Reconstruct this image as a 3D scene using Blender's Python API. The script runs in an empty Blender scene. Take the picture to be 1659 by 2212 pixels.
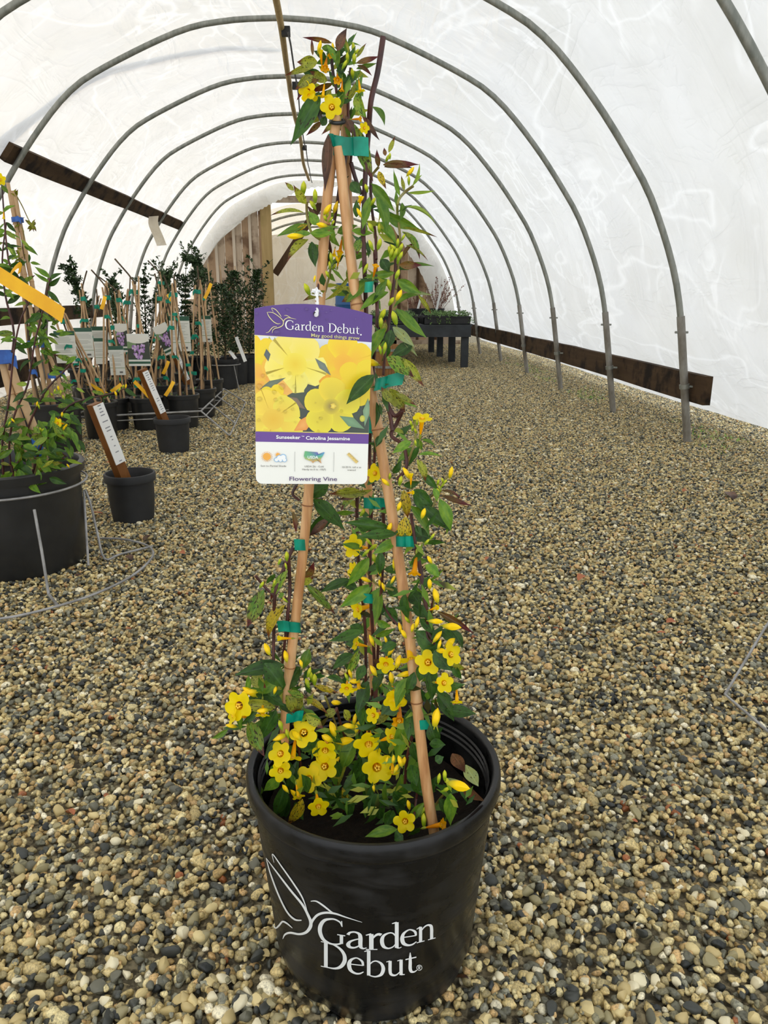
import bpy, math, random
import numpy as np
from mathutils import Vector, Matrix, noise as mnoise
R = random.Random(7)
SC = bpy.context.scene
COL = SC.collection
rad = math.radians

# ------------------------------------------------------------------ camera
IW, IH, FPX = 1659.0, 2212.0, 1620.0
CAM_H = 0.75
VPX, VPY = 740.0, 640.0                       # where the tunnel runs to
PITCH = math.atan((IH/2 - VPY)/FPX)
YAW = math.atan((IW/2 - VPX)/math.hypot(FPX, IH/2 - VPY))
cd = bpy.data.cameras.new('camera')
cam = bpy.data.objects.new('camera', cd)
COL.objects.link(cam)
SC.camera = cam
cd.sensor_fit = 'VERTICAL'; cd.sensor_height = 36.0; cd.lens = FPX/IH*36.0
cd.clip_start = 0.02; cd.clip_end = 200
_f = Vector((math.sin(YAW)*math.cos(PITCH), math.cos(YAW)*math.cos(PITCH), -math.sin(PITCH)))
_r = Vector((math.cos(YAW), -math.sin(YAW), 0))
_u = _r.cross(_f)
CO = Vector((0, 0, CAM_H))
cam.matrix_world = Matrix(((_r.x, _u.x, -_f.x, 0), (_r.y, _u.y, -_f.y, 0), (_r.z, _u.z, -_f.z, CAM_H), (0, 0, 0, 1)))

# ------------------------------------------------------------------ light
SC.view_settings.view_transform = 'Standard'
SC.view_settings.look = 'None'
SC.view_settings.gamma = 1.0
SC.view_settings.use_curve_mapping = False
SC.view_settings.exposure = 0.5
SC.cycles.use_denoising = True
SC.cycles.max_bounces = 8
SC.cycles.diffuse_bounces = 5
SC.cycles.transmission_bounces = 8
SC.cycles.transparent_max_bounces = 8
wd = bpy.data.worlds.new('sky'); SC.world = wd; wd.use_nodes = True
bg = wd.node_tree.nodes['Background']
bg.inputs[0].default_value = (0.93, 0.965, 1.0, 1); bg.inputs[1].default_value = 1.17
sd = bpy.data.lights.new('sun', 'SUN'); sd.energy = 0.8; sd.angle = rad(3); sd.color = (1.0, 0.70, 0.36)
so = bpy.data.objects.new('sun', sd); COL.objects.link(so)
so.rotation_euler = Vector((0.80, -0.28, -0.52)).to_track_quat('-Z', 'Y').to_euler()

# ------------------------------------------------------------------ helpers
def ray(px, py):
    return _r*(px - IW/2) + _u*(IH/2 - py) + _f*FPX
def atY(px, py, Y):
    d = ray(px, py); return CO + d*(Y/d.y)
def atZ(px, py, Z=0.0):
    d = ray(px, py); return CO + d*((Z - CAM_H)/d.z)
def ppm(P):                                   # pixels per metre at a point
    return FPX/((Vector(P) - CO).dot(_f))

def hexc(h):
    h = h.lstrip('#'); v = [int(h[i:i+2], 16)/255 for i in (0, 2, 4)]
    return tuple(x/12.92 if x <= .04045 else ((x + .055)/1.055)**2.4 for x in v)

class MB:
    """collects shapes that become one mesh"""
    def __init__(s): s.v = []; s.f = []; s.c = []
    def add(s, vs, fs, col=None):
        n = len(s.v); s.v += [tuple(p) for p in vs]
        s.f += [tuple(i + n for i in f) for f in fs]
        s.c += [col or (1, 1, 1)]*len(vs)
        return s
    def box(s, lo, hi, M=None, col=None):
        x0, y0, z0 = lo; x1, y1, z1 = hi
        v = [Vector(p) for p in ((x0,y0,z0),(x1,y0,z0),(x1,y1,z0),(x0,y1,z0),(x0,y0,z1),(x1,y0,z1),(x1,y1,z1),(x0,y1,z1))]
        if M is not None: v = [M @ p for p in v]
        return s.add(v, [(0,3,2,1),(4,5,6,7),(0,1,5,4),(1,2,6,5),(2,3,7,6),(3,0,4,7)], col)
    def tube(s, path, r, n=8, cap=True, col=None, closed=False):
        P = [Vector(p) for p in path]; m = len(P)
        rs = r if isinstance(r, (list, tuple)) else [r]*m
        vs = []; ref = None
        for i in range(m):
            if closed: t = P[(i+1) % m] - P[i-1]
            else: t = P[min(i+1, m-1)] - P[max(i-1, 0)]
            if t.length < 1e-9: t = Vector((0, 0, 1))
            t.normalize()
            if ref is None:
                ref = Vector((0, 0, 1)) if abs(t.z) < .9 else Vector((1, 0, 0))
            a = ref - t*ref.dot(t)
            if a.length < 1e-6: a = t.orthogonal()
            a.normalize(); b = t.cross(a); ref = a
            vs += [P[i] + (a*math.cos(k*math.tau/n) + b*math.sin(k*math.tau/n))*rs[i] for k in range(n)]
        fs = []
        for i in range(m if closed else m-1):
            j = (i+1) % m
            for k in range(n):
                fs.append((i*n + k, i*n + (k+1) % n, j*n + (k+1) % n, j*n + k))
        if cap and not closed:
            fs.append(tuple(range(n-1, -1, -1))); fs.append(tuple((m-1)*n + k for k in range(n)))
        return s.add(vs, fs, col)
    def lathe(s, prof, n=32, c=(0, 0, 0), capb=False, capt=False, wob=None, col=None):
        vs = []
        for i, (r, z) in enumerate(prof):
            for k in range(n):
                a = k*math.tau/n; rr = r*(wob(a, z) if wob else 1)
                vs.append((c[0] + rr*math.cos(a), c[1] + rr*math.sin(a), c[2] + z))
        fs = []; m = len(prof)
        for i in range(m-1):
            for k in range(n):
                fs.append((i*n + k, i*n + (k+1) % n, (i+1)*n + (k+1) % n, (i+1)*n + k))
        if capb: fs.append(tuple(range(n-1, -1, -1)))
        if capt: fs.append(tuple((m-1)*n + k for k in range(n)))
        return s.add(vs, fs, col)
    def ribbon(s, path, wdir, w, th=.0004, col=None):
        P = [Vector(p) for p in path]; vs = []
        for i, p in enumerate(P):
            wd_ = (wdir[i] if isinstance(wdir, list) else wdir); wd_ = Vector(wd_).normalized()
            t = (P[min(i+1, len(P)-1)] - P[max(i-1, 0)]); t.normalize()
            nn = t.cross(wd_).normalized()*th/2; h = wd_*w/2
            vs += [p - h - nn, p + h - nn, p + h + nn, p - h + nn]
        fs = []
        for i in range(len(P)-1):
            for k in range(4): fs.append((i*4 + k, i*4 + (k+1) % 4, i*4 + 4 + (k+1) % 4, i*4 + 4 + k))
        fs += [(3, 2, 1, 0), tuple(len(P)*4 - 4 + k for k in range(4))]
        return s.add(vs, fs, col)
    def mesh(s, name, mat, smooth=True, off=None, cols=False):
        me = bpy.data.meshes.new(name)
        o = off or Vector((0, 0, 0))
        me.from_pydata([(x - o[0], y - o[1], z - o[2]) for x, y, z in s.v], [], s.f)
        if cols:
            ca = me.color_attributes.new('Col', 'FLOAT_COLOR', 'POINT')
            ca.data.foreach_set('color', np.array([list(c) + [1] for c in s.c], dtype=np.float32).ravel())
        if mat:
            me.materials.append(mat)
        me.polygons.foreach_set('use_smooth', [smooth]*len(me.polygons))
        if smooth:
            try: me.set_sharp_from_angle(angle=rad(40))
            except Exception: pass
        me.update(); return me

WL = {}
def wloc(o):
    return WL.get(o.name, Vector((0, 0, 0))) if o else Vector((0, 0, 0))
def link(name, data, parent=None, label=None):
    o = bpy.data.objects.new(name, data); COL.objects.link(o)
    if parent: o.parent = parent
    WL[o.name] = wloc(parent)
    if label: o['label'] = label
    return o
def build(name, mb, mat, parent=None, smooth=True, cols=False, local=False, label=None):
    """mb in world coordinates (or in the parent's when local)"""
    off = None if local else wloc(parent)
    return link(name, mb.mesh(name, mat, smooth, off, cols), parent, label)
def thing(name, label, cat, loc=(0, 0, 0), group=None, rz=0):
    o = bpy.data.objects.new(name, None); COL.objects.link(o)
    o.empty_display_size = .05
    o.location = loc; o.rotation_euler = (0, 0, rz)
    WL[o.name] = Vector(loc)
    o['label'] = label; o['category'] = cat
    if group: o['group'] = group
    return o
def tag(o, label, cat, group=None):
    o['label'] = label; o['category'] = cat
    if group: o['group'] = group
    return o
def structure(o):
    o['kind'] = 'structure'; return o
def dup(root, loc, rz=0, label=None, scale=1.0):
    r = root.copy(); COL.objects.link(r); r.location = loc; r.rotation_euler = (0, 0, rz); r.scale = (scale,)*3
    WL[r.name] = Vector(loc)
    if label: r['label'] = label
    for ch in list(root.children):
        c = ch.copy(); COL.objects.link(c); c.parent = r
        for g in ch.children:
            d = g.copy(); COL.objects.link(d); d.parent = c
    return r
def crom(pts, n=8):
    P = [Vector(p) for p in pts]; out = []
    for i in range(len(P)-1):
        p0 = P[max(i-1, 0)]; p1 = P[i]; p2 = P[i+1]; p3 = P[min(i+2, len(P)-1)]
        for k in range(n):
            t = k/n
            out.append(.5*((2*p1) + (p2 - p0)*t + (2*p0 - 5*p1 + 4*p2 - p3)*t*t + (3*p1 - p0 - 3*p2 + p3)*t**3))
    out.append(P[-1]); return out

# ------------------------------------------------------------------ materials
class NT:
    def __init__(s, name):
        s.m = bpy.data.materials.new(name); s.m.use_nodes = True
        s.t = s.m.node_tree; s.n = s.t.nodes; s.b = s.n['Principled BSDF']; s.o = s.n['Material Output']
    def add(s, ty, **kw):
        n = s.n.new(ty)
        for k, v in kw.items(): setattr(n, k, v)
        return n
    def L(s, a, b): s.t.links.new(a, b)
    def coord(s, kind='Object', scale=None):
        tc = s.add('ShaderNodeTexCoord'); out = tc.outputs[kind]
        if scale is not None:
            mp = s.add('ShaderNodeMapping'); s.L(out, mp.inputs[0])
            mp.inputs['Scale'].default_value = scale if isinstance(scale, tuple) else (scale,)*3
            out = mp.outputs[0]
        return out
    def noise(s, vec, scale=5, detail=4, rough=.5, dist=0):
        n = s.add('ShaderNodeTexNoise'); n.inputs['Scale'].default_value = scale; n.inputs['Detail'].default_value = detail
        n.inputs['Roughness'].default_value = rough; n.inputs['Distortion'].default_value = dist
        if vec is not None: s.L(vec, n.inputs['Vector'])
        return n.outputs['Fac']
    def ramp(s, fac, stops):
        r = s.add('ShaderNodeValToRGB'); e = r.color_ramp.elements
        while len(e) > 1: e.remove(e[-1])
        e[0].position = stops[0][0]; e[0].color = (*stops[0][1], 1)
        for p, c in stops[1:]:
            x = e.new(p); x.color = (*c, 1)
        s.L(fac, r.inputs[0]); return r.outputs[0]
    def mix(s, fac, a, b, mode='MIX'):
        m = s.add('ShaderNodeMix', data_type='RGBA', blend_type=mode)
        for i, x in ((0, fac), (6, a), (7, b)):
            if hasattr(x, 'is_linked'): s.L(x, m.inputs[i])
            elif isinstance(x, tuple): m.inputs[i].default_value = (*x, 1)
            else: m.inputs[i].default_value = x
        return m.outputs[2]
    def bump(s, h, strength=.3, dist=.01):
        b = s.add('ShaderNodeBump'); b.inputs['Strength'].default_value = strength; b.inputs['Distance'].default_value = dist
        s.L(h, b.inputs['Height']); s.L(b.outputs[0], s.b.inputs['Normal']); return b.outputs[0]
    def base(s, c):
        if hasattr(c, 'is_linked'): s.L(c, s.b.inputs['Base Color'])
        else: s.b.inputs['Base Color'].default_value = (*c, 1)
    def done(s, rough=.6, metal=0, spec=.5):
        s.b.inputs['Roughness'].default_value = rough; s.b.inputs['Metallic'].default_value = metal
        s.b.inputs['Specular IOR Level'].default_value = spec
        return s.m

def mat_noise(name, c1, c2, scale=8, rough=.6, metal=0, bump=0, bscale=30, spec=.5, stretch=None, lo=.35, hi=.65):
    t = NT(name); co = t.coord('Object', stretch)
    t.base(t.ramp(t.noise(co, scale, 5, .6), [(lo, c1), (hi, c2)]))
    if bump: t.bump(t.noise(co, bscale, 4), bump, .004)
    return t.done(rough, metal, spec)

M = {}
M['black_plastic'] = mat_noise('black_plastic', (.012, .0125, .013), (.022, .0225, .023), 9, .36, bump=.12, bscale=40, spec=.45)
M['black_matte'] = mat_noise('black_matte', (.014, .0145, .016), (.03, .031, .033), 6, .55, spec=.35)
M['galv'] = mat_noise('galvanised_pipe', (.20, .215, .19), (.33, .335, .30), 14, .5, metal=.35, bump=.05, stretch=(3, 3, .6))
M['post'] = mat_noise('rusty_post', (.19, .17, .14), (.36, .35, .32), 5, .55, metal=.35, stretch=(3, 3, 1.2))
M['wire'] = mat_noise('grey_wire', (.22, .215, .21), (.40, .395, .39), 20, .5, metal=.4)
def wood(name, c1, c2, axis=2, rough=.8, c3=None, sc=6):
    t = NT(name); st = [26, 26, 26]; st[axis] = 1.4
    co = t.coord('Object', tuple(st))
    n1 = t.noise(co, 1.2, 6, .65, .6); n2 = t.noise(t.coord('Object'), sc, 4, .6)
    c = t.mix(n1, c1, c2)
    if c3: c = t.mix(t.ramp(n2, [(.48, (0, 0, 0)), (.62, (1, 1, 1))]), c, c3)
    t.base(c); t.bump(n1, .4, .004)
    return t.done(rough, 0, .25)
M['old_wood'] = wood('weathered_dark_wood', hexc('2e2014'), hexc('5a4630'), 1, .85, hexc('1c140d'), 7)
M['plank'] = wood('brown_plank', hexc('8a6f57'), hexc('c3a88a'), 2, .8, hexc('725a46'), 3)
M['plank2'] = wood('grey_plank', hexc('9a8878'), hexc('cdbba4'), 2, .8, hexc('7a6654'), 3)
M['batten'] = wood('pale_batten', hexc('b9aa98'), hexc('ded2c0'), 2, .8)
M['timber'] = wood('treated_timber', hexc('8a7448'), hexc('c2a878'), 2, .8, hexc('9a8658'), 2)
M['brace'] = wood('dark_brace', hexc('3b2a1c'), hexc('5b4430'), 2, .8)
M['stake'] = wood('stained_stake', hexc('5a3313'), hexc('94602c'), 2, .5, hexc('6d4018'), 9)
M['barrel'] = wood('barrel_wood', hexc('7c5530'), hexc('b48452'), 2, .7)
M['bench'] = mat_noise('bench_paint', hexc('1e2226'), hexc('343a40'), 5, .6, bump=.1)

# translucent greenhouse film, scattering the daylight that falls on it
def film_mat(name, tcol, dcol, fac, wr=1.0, dirt=True):
    t = NT(name); t.n.remove(t.b)
    co = t.coord('Object')
    mp = t.add('ShaderNodeMapping'); t.L(co, mp.inputs[0]); mp.inputs['Scale'].default_value = (1.0, 2.6, 1.0); mp.inputs['Rotation'].default_value = (.5, .35, .4)
    n1 = t.noise(mp.outputs[0], 1.3, 3, .5, 1.0)
    mp2 = t.add('ShaderNodeMapping'); t.L(co, mp2.inputs[0]); mp2.inputs['Scale'].default_value = (3.2, .9, 2.2); mp2.inputs['Rotation'].default_value = (-.4, .2, -.5)
    n2 = t.noise(mp2.outputs[0], 1.4, 3, .5, 1.2)
    rd = t.add('ShaderNodeMath', operation='SUBTRACT'); t.L(n1, rd.inputs[0]); rd.inputs[1].default_value = .5
    ra = t.add('ShaderNodeMath', operation='ABSOLUTE'); t.L(rd.outputs[0], ra.inputs[0])
    rp = t.add('ShaderNodeMath', operation='POWER'); t.L(ra.outputs[0], rp.inputs[0]); rp.inputs[1].default_value = .6
    rd2 = t.add('ShaderNodeMath', operation='SUBTRACT'); t.L(n2, rd2.inputs[0]); rd2.inputs[1].default_value = .5
    ra2 = t.add('ShaderNodeMath', operation='ABSOLUTE'); t.L(rd2.outputs[0], ra2.inputs[0])
    rp2 = t.add('ShaderNodeMath', operation='POWER'); t.L(ra2.outputs[0], rp2.inputs[0]); rp2.inputs[1].default_value = .6
    h = t.add('ShaderNodeMath', operation='ADD'); t.L(rp.outputs[0], h.inputs[0]); t.L(rp2.outputs[0], h.inputs[1])
    b = t.add('ShaderNodeBump'); b.inputs['Strength'].default_value = .55*wr; b.inputs['Distance'].default_value = .05
    t.L(h.outputs[0], b.inputs['Height'])
    tr = t.add('ShaderNodeBsdfTranslucent'); df = t.add('ShaderNodeBsdfDiffuse'); gl = t.add('ShaderNodeBsdfGlossy')
    if dirt:
        d = t.noise(co, 1.1, 5, .65)
        t.L(t.mix(t.ramp(d, [(.40, (0, 0, 0)), (.75, (1, 1, 1))]), tcol, tuple(x*y for x, y in zip(tcol, (.93, .92, .88)))), tr.inputs[0])
    else: tr.inputs[0].default_value = (*tcol, 1)
    df.inputs[0].default_value = (*dcol, 1)
    mp3 = t.add('ShaderNodeMapping'); t.L(co, mp3.inputs[0]); mp3.inputs['Scale'].default_value = (1.0, 3.0, 2.2); mp3.inputs['Rotation'].default_value = (.9, .2, .7)
    def lines(vec, sc_, dist_, w0, w1):
        n3 = t.noise(vec, sc_, 3, .5, dist_)
        a3 = t.add('ShaderNodeMath', operation='SUBTRACT'); t.L(n3, a3.inputs[0]); a3.inputs[1].default_value = .5
        b3 = t.add('ShaderNodeMath', operation='ABSOLUTE'); t.L(a3.outputs[0], b3.inputs[0])
        return t.ramp(b3.outputs[0], [(w0, (1, 1, 1)), (w1, (0, 0, 0))])
    msk = t.ramp(t.noise(co, 1.7, 3, .5), [(.42, (0, 0, 0)), (.62, (1, 1, 1))])
    l1 = t.mix(1.0, lines(mp3.outputs[0], .9, .5, .0, .024), msk, 'MULTIPLY'); l2 = lines(mp2.outputs[0], .55, .6, .0, .013)
    cur = tr.inputs[0].links[0].from_socket if tr.inputs[0].is_linked else tcol
    soft = t.ramp(t.noise(mp3.outputs[0], 1.1, 2, .5, .6), [(.3, (.925,)*3), (.62, (1, 1, 1))])
    cur = t.mix(1.0, cur, soft, 'MULTIPLY')
    cur = t.mix(l1, cur, (1, 1, .985)); cur = t.mix(t.mix(1.0, l2, (.8, .8, .8), 'MULTIPLY'), cur, (1, 1, .985))
    t.L(cur, tr.inputs[0])
    gl.inputs[0].default_value = (1, 1, 1, 1); gl.inputs['Roughness'].default_value = .38
    for x in (tr, df, gl): t.L(b.outputs[0], x.inputs['Normal'])
    m1 = t.add('ShaderNodeMixShader'); m1.inputs[0].default_value = fac; t.L(tr.outputs[0], m1.inputs[1]); t.L(df.outputs[0], m1.inputs[2])
    m2 = t.add('ShaderNodeMixShader'); m2.inputs[0].default_value = .05; t.L(m1.outputs[0], m2.inputs[1]); t.L(gl.outputs[0], m2.inputs[2])
    t.L(m2.outputs[0], t.o.inputs[0])
    return t.m
M['film'] = film_mat('greenhouse_film', (.88, .88, .868), (.85, .85, .84), .42)
M['film_shadow'] = film_mat('film_shadow_tint', (.72, .76, .84), (.80, .82, .86), .45, .6, False)  # cool grey tint carries the shadow drawn across the left roof
M['film_end'] = film_mat('film_flap', (.86, .85, .80), (.86, .86, .82), .55)
M['film_cream'] = film_mat('aged_film', (.90, .84, .72), (.85, .80, .70), .45)

# ------------------------------------------------------------------ tunnel shell
PR = [(0, 2.29), (.30, 2.272), (.60, 2.21), (1.07, 2.01), (1.29, 1.87), (1.52, 1.63), (1.72, 1.37), (1.84, 1.18), (1.97, .88), (2.04, .61), (2.09, .3), (2.14, 0)]
_pr = crom([(x, 0, z) for x, z in PR], 8)
def profile(sx, sz, xc, side):
    return [(xc + side*p.x*sx, p.z*sz) for p in _pr]
HOOPY = [1.35, 2.62, 3.87, 4.96, 6.27, 7.62, 9.09, 10.23, 11.4]
HOOPY = [0.1] + HOOPY
HXC = [-.30, -.31, -.32, -.33, -.34, -.36, -.41, -.43, -.45, -.46]
HRX = [1.0, 1.0, 1.0, 1.01, 1.005, 1.02, 1.06, 1.085, 1.07, 1.06]
HLX = [.975, .975, .975, .975, .975, .975, .98, .98, .98, .98]
HSZ = [1.0, 1.0, 1.0, 1.0, 1.0, 1.013, 1.027, 1.04, 1.04, 1.04]
def interp(ys, vs, y):
    return float(np.interp(y, ys, vs))
_L0 = [0.0]
for a, b in zip(_pr[:-1], _pr[1:]): _L0.append(_L0[-1] + (b - a).length)
def shell_pt(Y, s, out=0.0):
    """s in -1..1 from the left foot over the ridge to the right foot"""
    xc = interp(HOOPY, HXC, Y); sz = interp(HOOPY, HSZ, Y)
    sx = interp(HOOPY, HRX if s >= 0 else HLX, Y)
    l = abs(s)*_L0[-1]
    i = min(int(np.searchsorted(_L0, l, side='right')) - 1, len(_pr)-2)
    t = (l - _L0[i])/max(_L0[i+1] - _L0[i], 1e-9)
    p = _pr[i].lerp(_pr[i+1], t); d = (_pr[i+1] - _pr[i]).normalized()
    nx, nz = -d.z, d.x
    sg = 1 if s >= 0 else -1
    return Vector((xc + sg*(p.x*sx + nx*out), Y, p.z*sz + nz*out)), Vector((sg*nx, 0, nz))

def film_mesh(y0, y1, ny, ns, s0=-1, s1=1, out=.07, wr=1.0):
    mb = MB(); vs = []
    hy = HOOPY
    for j in range(ny+1):
        Y = y0 + (y1 - y0)*j/ny
        dh = min(abs(Y - h) for h in hy)
        for i in range(ns+1):
            s = s0 + (s1 - s0)*i/ns
            a = abs(s)
            foot = max(0, (a - .80)/.20)
            o = out + foot**1.3*(.36 if s > 0 else .06)
            # tension folds run away from the hoops, larger between them
            k = min(dh/.5, 1.0)
            q = Vector((s*5.0 + Y*.9, Y*1.1 - s*1.5, 3.1))
            w = .011*mnoise.noise(q*2.3) + .006*abs(mnoise.noise(Vector((s*16 - Y*2.2, Y*2.0 + s*4, .3)))) + .004*mnoise.noise(Vector((s*30 + Y*6, Y*4 - s*10, 8)))
            p, n = shell_pt(Y, s, o + wr*k*w)
            vs.append(p)
    fs = []
    for j in range(ny):
        for i in range(ns):
            a = j*(ns+1) + i; fs.append((a, a+1, a+ns+2, a+ns+1))
    mb.add(vs, fs); return mb
FY0, FY1 = -0.55, 12.35
film = structure(build('ceiling', film_mesh(FY0, FY1, 190, 170), M['film']))
film['label'] = 'white translucent greenhouse film stretched over the hoops'

# added blue-grey strip outside the left roof, standing in for a cast shadow
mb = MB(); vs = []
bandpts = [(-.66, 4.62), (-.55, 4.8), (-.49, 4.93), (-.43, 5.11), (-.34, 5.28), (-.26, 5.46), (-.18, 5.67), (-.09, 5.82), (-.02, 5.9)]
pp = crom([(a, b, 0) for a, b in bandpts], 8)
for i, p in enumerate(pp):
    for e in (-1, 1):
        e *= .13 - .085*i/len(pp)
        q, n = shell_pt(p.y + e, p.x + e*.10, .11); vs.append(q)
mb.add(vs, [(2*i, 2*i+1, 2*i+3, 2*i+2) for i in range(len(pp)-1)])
build('shadow_band', mb, M['film_shadow'], film, label='grey band of lapped film across the left roof')  # added tint strip in place of a cast shadow

# hoops: pipe arch plus two ground posts with sleeve bolts
side_lab = ['at the open end beside the camera', 'at the upper corners of the picture', 'second nearest to the camera', 'whose right post stands by the board end',
            'whose top crosses above the vine', 'fourth nearest in view', 'fifth nearest in view', 'sixth nearest in view', 'second from the plank end wall', 'nearest to the plank end wall']
for i, Y in enumerate(HOOPY):
    root = thing('greenhouse_hoop', f'grey steel pipe hoop {side_lab[i]}', 'hoop', (HXC[i], Y, 0), 'hoops carrying the film')
    smax = 1 - .64/_L0[-1]
    arch = [shell_pt(Y, -smax + 2*smax*k/64)[0] for k in range(65)]
    build('arch_pipe', MB().tube(arch, .0165, 10), M['galv'], root)
    for sg in (-1, 1):
        a = shell_pt(Y, sg*smax)[0]; b = shell_pt(Y, sg)[0]
        dd = (a - b).normalized()
        pst = build('ground_post', MB().tube([b - dd*.05, a + dd*.02], .0205, 12), M['post'], root)
        mbb = MB()
        for h in (.06,):
            c = a - dd*h; mbb.tube([c - Vector((.034, 0, 0)), c + Vector((.034, 0, 0))], .006, 6)
        build('bolt', mbb, M['galv'], pst)
        if sg > 0 and i >= 3:
            c = b + dd*(.30 if i < 6 else .28)
            mbc = MB().tube([c - dd*.011, c + dd*.011], .026, 12)
            mbc.tube([c, c + Vector((.045, -.02, .0))], .006, 6)
            build('pipe_clamp', mbc, M['galv'], pst)

# boards
def board(name, label, P0, P1, h, th, mat, up=Vector((0, 0, 1)), cat='board', group=None):
    P0 = Vector(P0); P1 = Vector(P1); d = (P1 - P0); L = d.length; d.normalize()
    n = d.cross(up).normalized(); u = n.cross(d)
    mb = MB(); N = 10; vs = []
    for k in range(N+1):
        c = P0 + d*L*k/N
        j = [R.uniform(-.003, .003) for _ in range(2)]
        vs += [c - u*(h/2 + j[0]) - n*th/2, c + u*(h/2 + j[1]) - n*th/2, c + u*(h/2 + j[1]) + n*th/2, c - u*(h/2 + j[0]) + n*th/2]
    fs = []
    for k in range(N):
        for q in range(4): fs.append((k*4 + q, k*4 + (q+1) % 4, k*4 + 4 + (q+1) % 4, k*4 + 4 + q))
    fs += [(3, 2, 1, 0), tuple(N*4 + q for q in range(4))]
    mb.add(vs, fs)
    o = build(name, mb, mat, smooth=False)
    return tag(o, label, cat, group)
pb = atY(1524, 850, 3.80); rb = [(2.02, 3.70, .30)]
zb = .30
def rx(Y, z): 
    s = 1 - z/_L0[-1]; return shell_pt(Y, s)[0].x + .045
board('base_board', 'dark weathered board along the right film, its sawn end nearest', (rx(3.87, zb)+.01, 3.72, .29), (rx(7.62, zb), 7.66, .29), .148, .04, M['old_wood'], group='boards along the right film')
board('base_board', 'dark weathered board along the right film, farther one behind the bench', (rx(7.62, zb)+.0, 7.70, .29), (rx(11.4, zb), 11.9, .30), .148, .04, M['old_wood'], group='boards along the right film')
def lx(Y, z):
    s = -(1 - z/_L0[-1]); return shell_pt(Y, s)[0].x - .045
board('base_board', 'dark base board low along the left film behind the pots', (lx(3, .2), 2.3, .20), (lx(7, .2), 7.6, .20), .16, .04, M['old_wood'], group='boards along the left film')
board('side_board', 'dark rail board at waist height along the left film', (lx(3, .62), 2.2, .61), (lx(7, .62), 8.2, .61), .12, .04, M['old_wood'], group='boards along the left film')
def purl(Y, s): return shell_pt(Y, s, -.0)[0]
sP = -.527
a0, n0 = shell_pt(4.86, sP, .038); a1, n1 = shell_pt(10.27, sP, .038)
board('purlin_board', 'dark mouldy purlin board fixed across the hoops at upper left', a0, a1, .115, .035, M['old_wood'], up=n0.cross(Vector((0, 1, 0))).normalized())
# white strip hanging from the purlin
q0 = atY(333, 478, 8.55)
mb = MB().ribbon(crom([q0 + Vector((0, 0, .05)), q0 + Vector((-.01, 0, -.03)), q0 + Vector((.03, .02, -.16)), q0 + Vector((.06, 0, -.24))], 5), Vector((1, .2, .1)), .10, .002)
tag(build('paper_strip', mb, M['film_cream']), 'yellowed strip of film hanging from the purlin board', 'strip')

# ridge pipe with string-tied hose
rid = thing('ridge_pipe', 'pale ridge pipe tied under the hoop tops', 'pipe', (-.33, 1.2, 2.2))
pts = [shell_pt(Y, 0, -.036)[0] + Vector((.012*math.sin(Y*1.7), 0, -.004)) for Y in np.linspace(1.2, 11.6, 40)]
build('pipe', MB().tube(pts, .019, 10), M['timber'], rid)
pts2 = [shell_pt(Y, .005, -.05)[0] + Vector((.034, 0, -.012 - .03*abs(math.sin(Y*2.4)))) for Y in np.linspace(4.9, 11.6, 90)]
build('hose', MB().tube(pts2, .006, 6), M['black_matte'], rid)
for Y in (5.0, 6.3, 7.7, 9.1):
    c = shell_pt(Y, .003, -.045)[0]
    build('clip', MB().box((c.x - .0, c.y - .02, c.z - .035), (c.x + .05, c.y + .02, c.z + .012)), M['black_matte'], rid, smooth=False)
# ------------------------------------------------------------------ ground
t = NT('packed_ground'); co = t.coord('Object')
n1 = t.noise(co, 90, 3, .6); vor = t.add('ShaderNodeTexVoronoi'); vor.inputs['Scale'].default_value = 85; t.L(co, vor.inputs['Vector'])
stone = t.ramp(vor.outputs['Color'], [(0, hexc('4c4a40')), (.45, hexc('9a8e70')), (.8, hexc('c8b890')), (1, hexc('dccfa8'))])
t.base(t.mix(t.ramp(n1, [(.4, (0, 0, 0)), (.6, (1, 1, 1))]), stone, hexc('4a4334')))
t.bump(vor.outputs['Distance'], .8, .01); M['ground'] = t.done(.8, 0, .3)
mb = MB(); gx = np.linspace(-3.4, 3.2, 34); gy = np.linspace(-1.2, 19.0, 60)
mb.add([(x, y, -.0095) for y in gy for x in gx], [(j*34 + i, j*34 + i + 1, j*34 + i + 35, j*34 + i + 34) for j in range(59) for i in range(33)])
floor = structure(build('floor', mb, M['ground']))

t = NT('gravel_stone'); at = t.add('ShaderNodeAttribute', attribute_name='Col'); co = t.coord('Object')
n1 = t.noise(co, 330, 5, .75)
t.base(t.mix(t.ramp(n1, [(.36, (.42, .42, .42)), (.56, (1.05, 1.05, 1.02))]), (1, 1, 1), at.outputs['Color'], 'MULTIPLY'))
mm = t.n[-1] if False else None
rgh = t.ramp(t.noise(co, 60, 2), [(.4, (.38,)*3), (.6, (.7,)*3)]); t.L(rgh, t.b.inputs['Roughness'])
M['stone'] = t.m; t.b.inputs['Specular IOR Level'].default_value = .5
# multiply needs the stone colour as A and the grain as B
for nd in t.n:
    if nd.bl_idname == 'ShaderNodeMix':
        src = [l for l in t.t.links if l.to_node == nd]
        for l in src: 
            if l.to_socket == nd.inputs[0]: fac_from = l.from_socket; t.t.links.remove(l)
        nd.inputs[0].default_value = 1.0; t.L(fac_from, nd.inputs[6])

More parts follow.
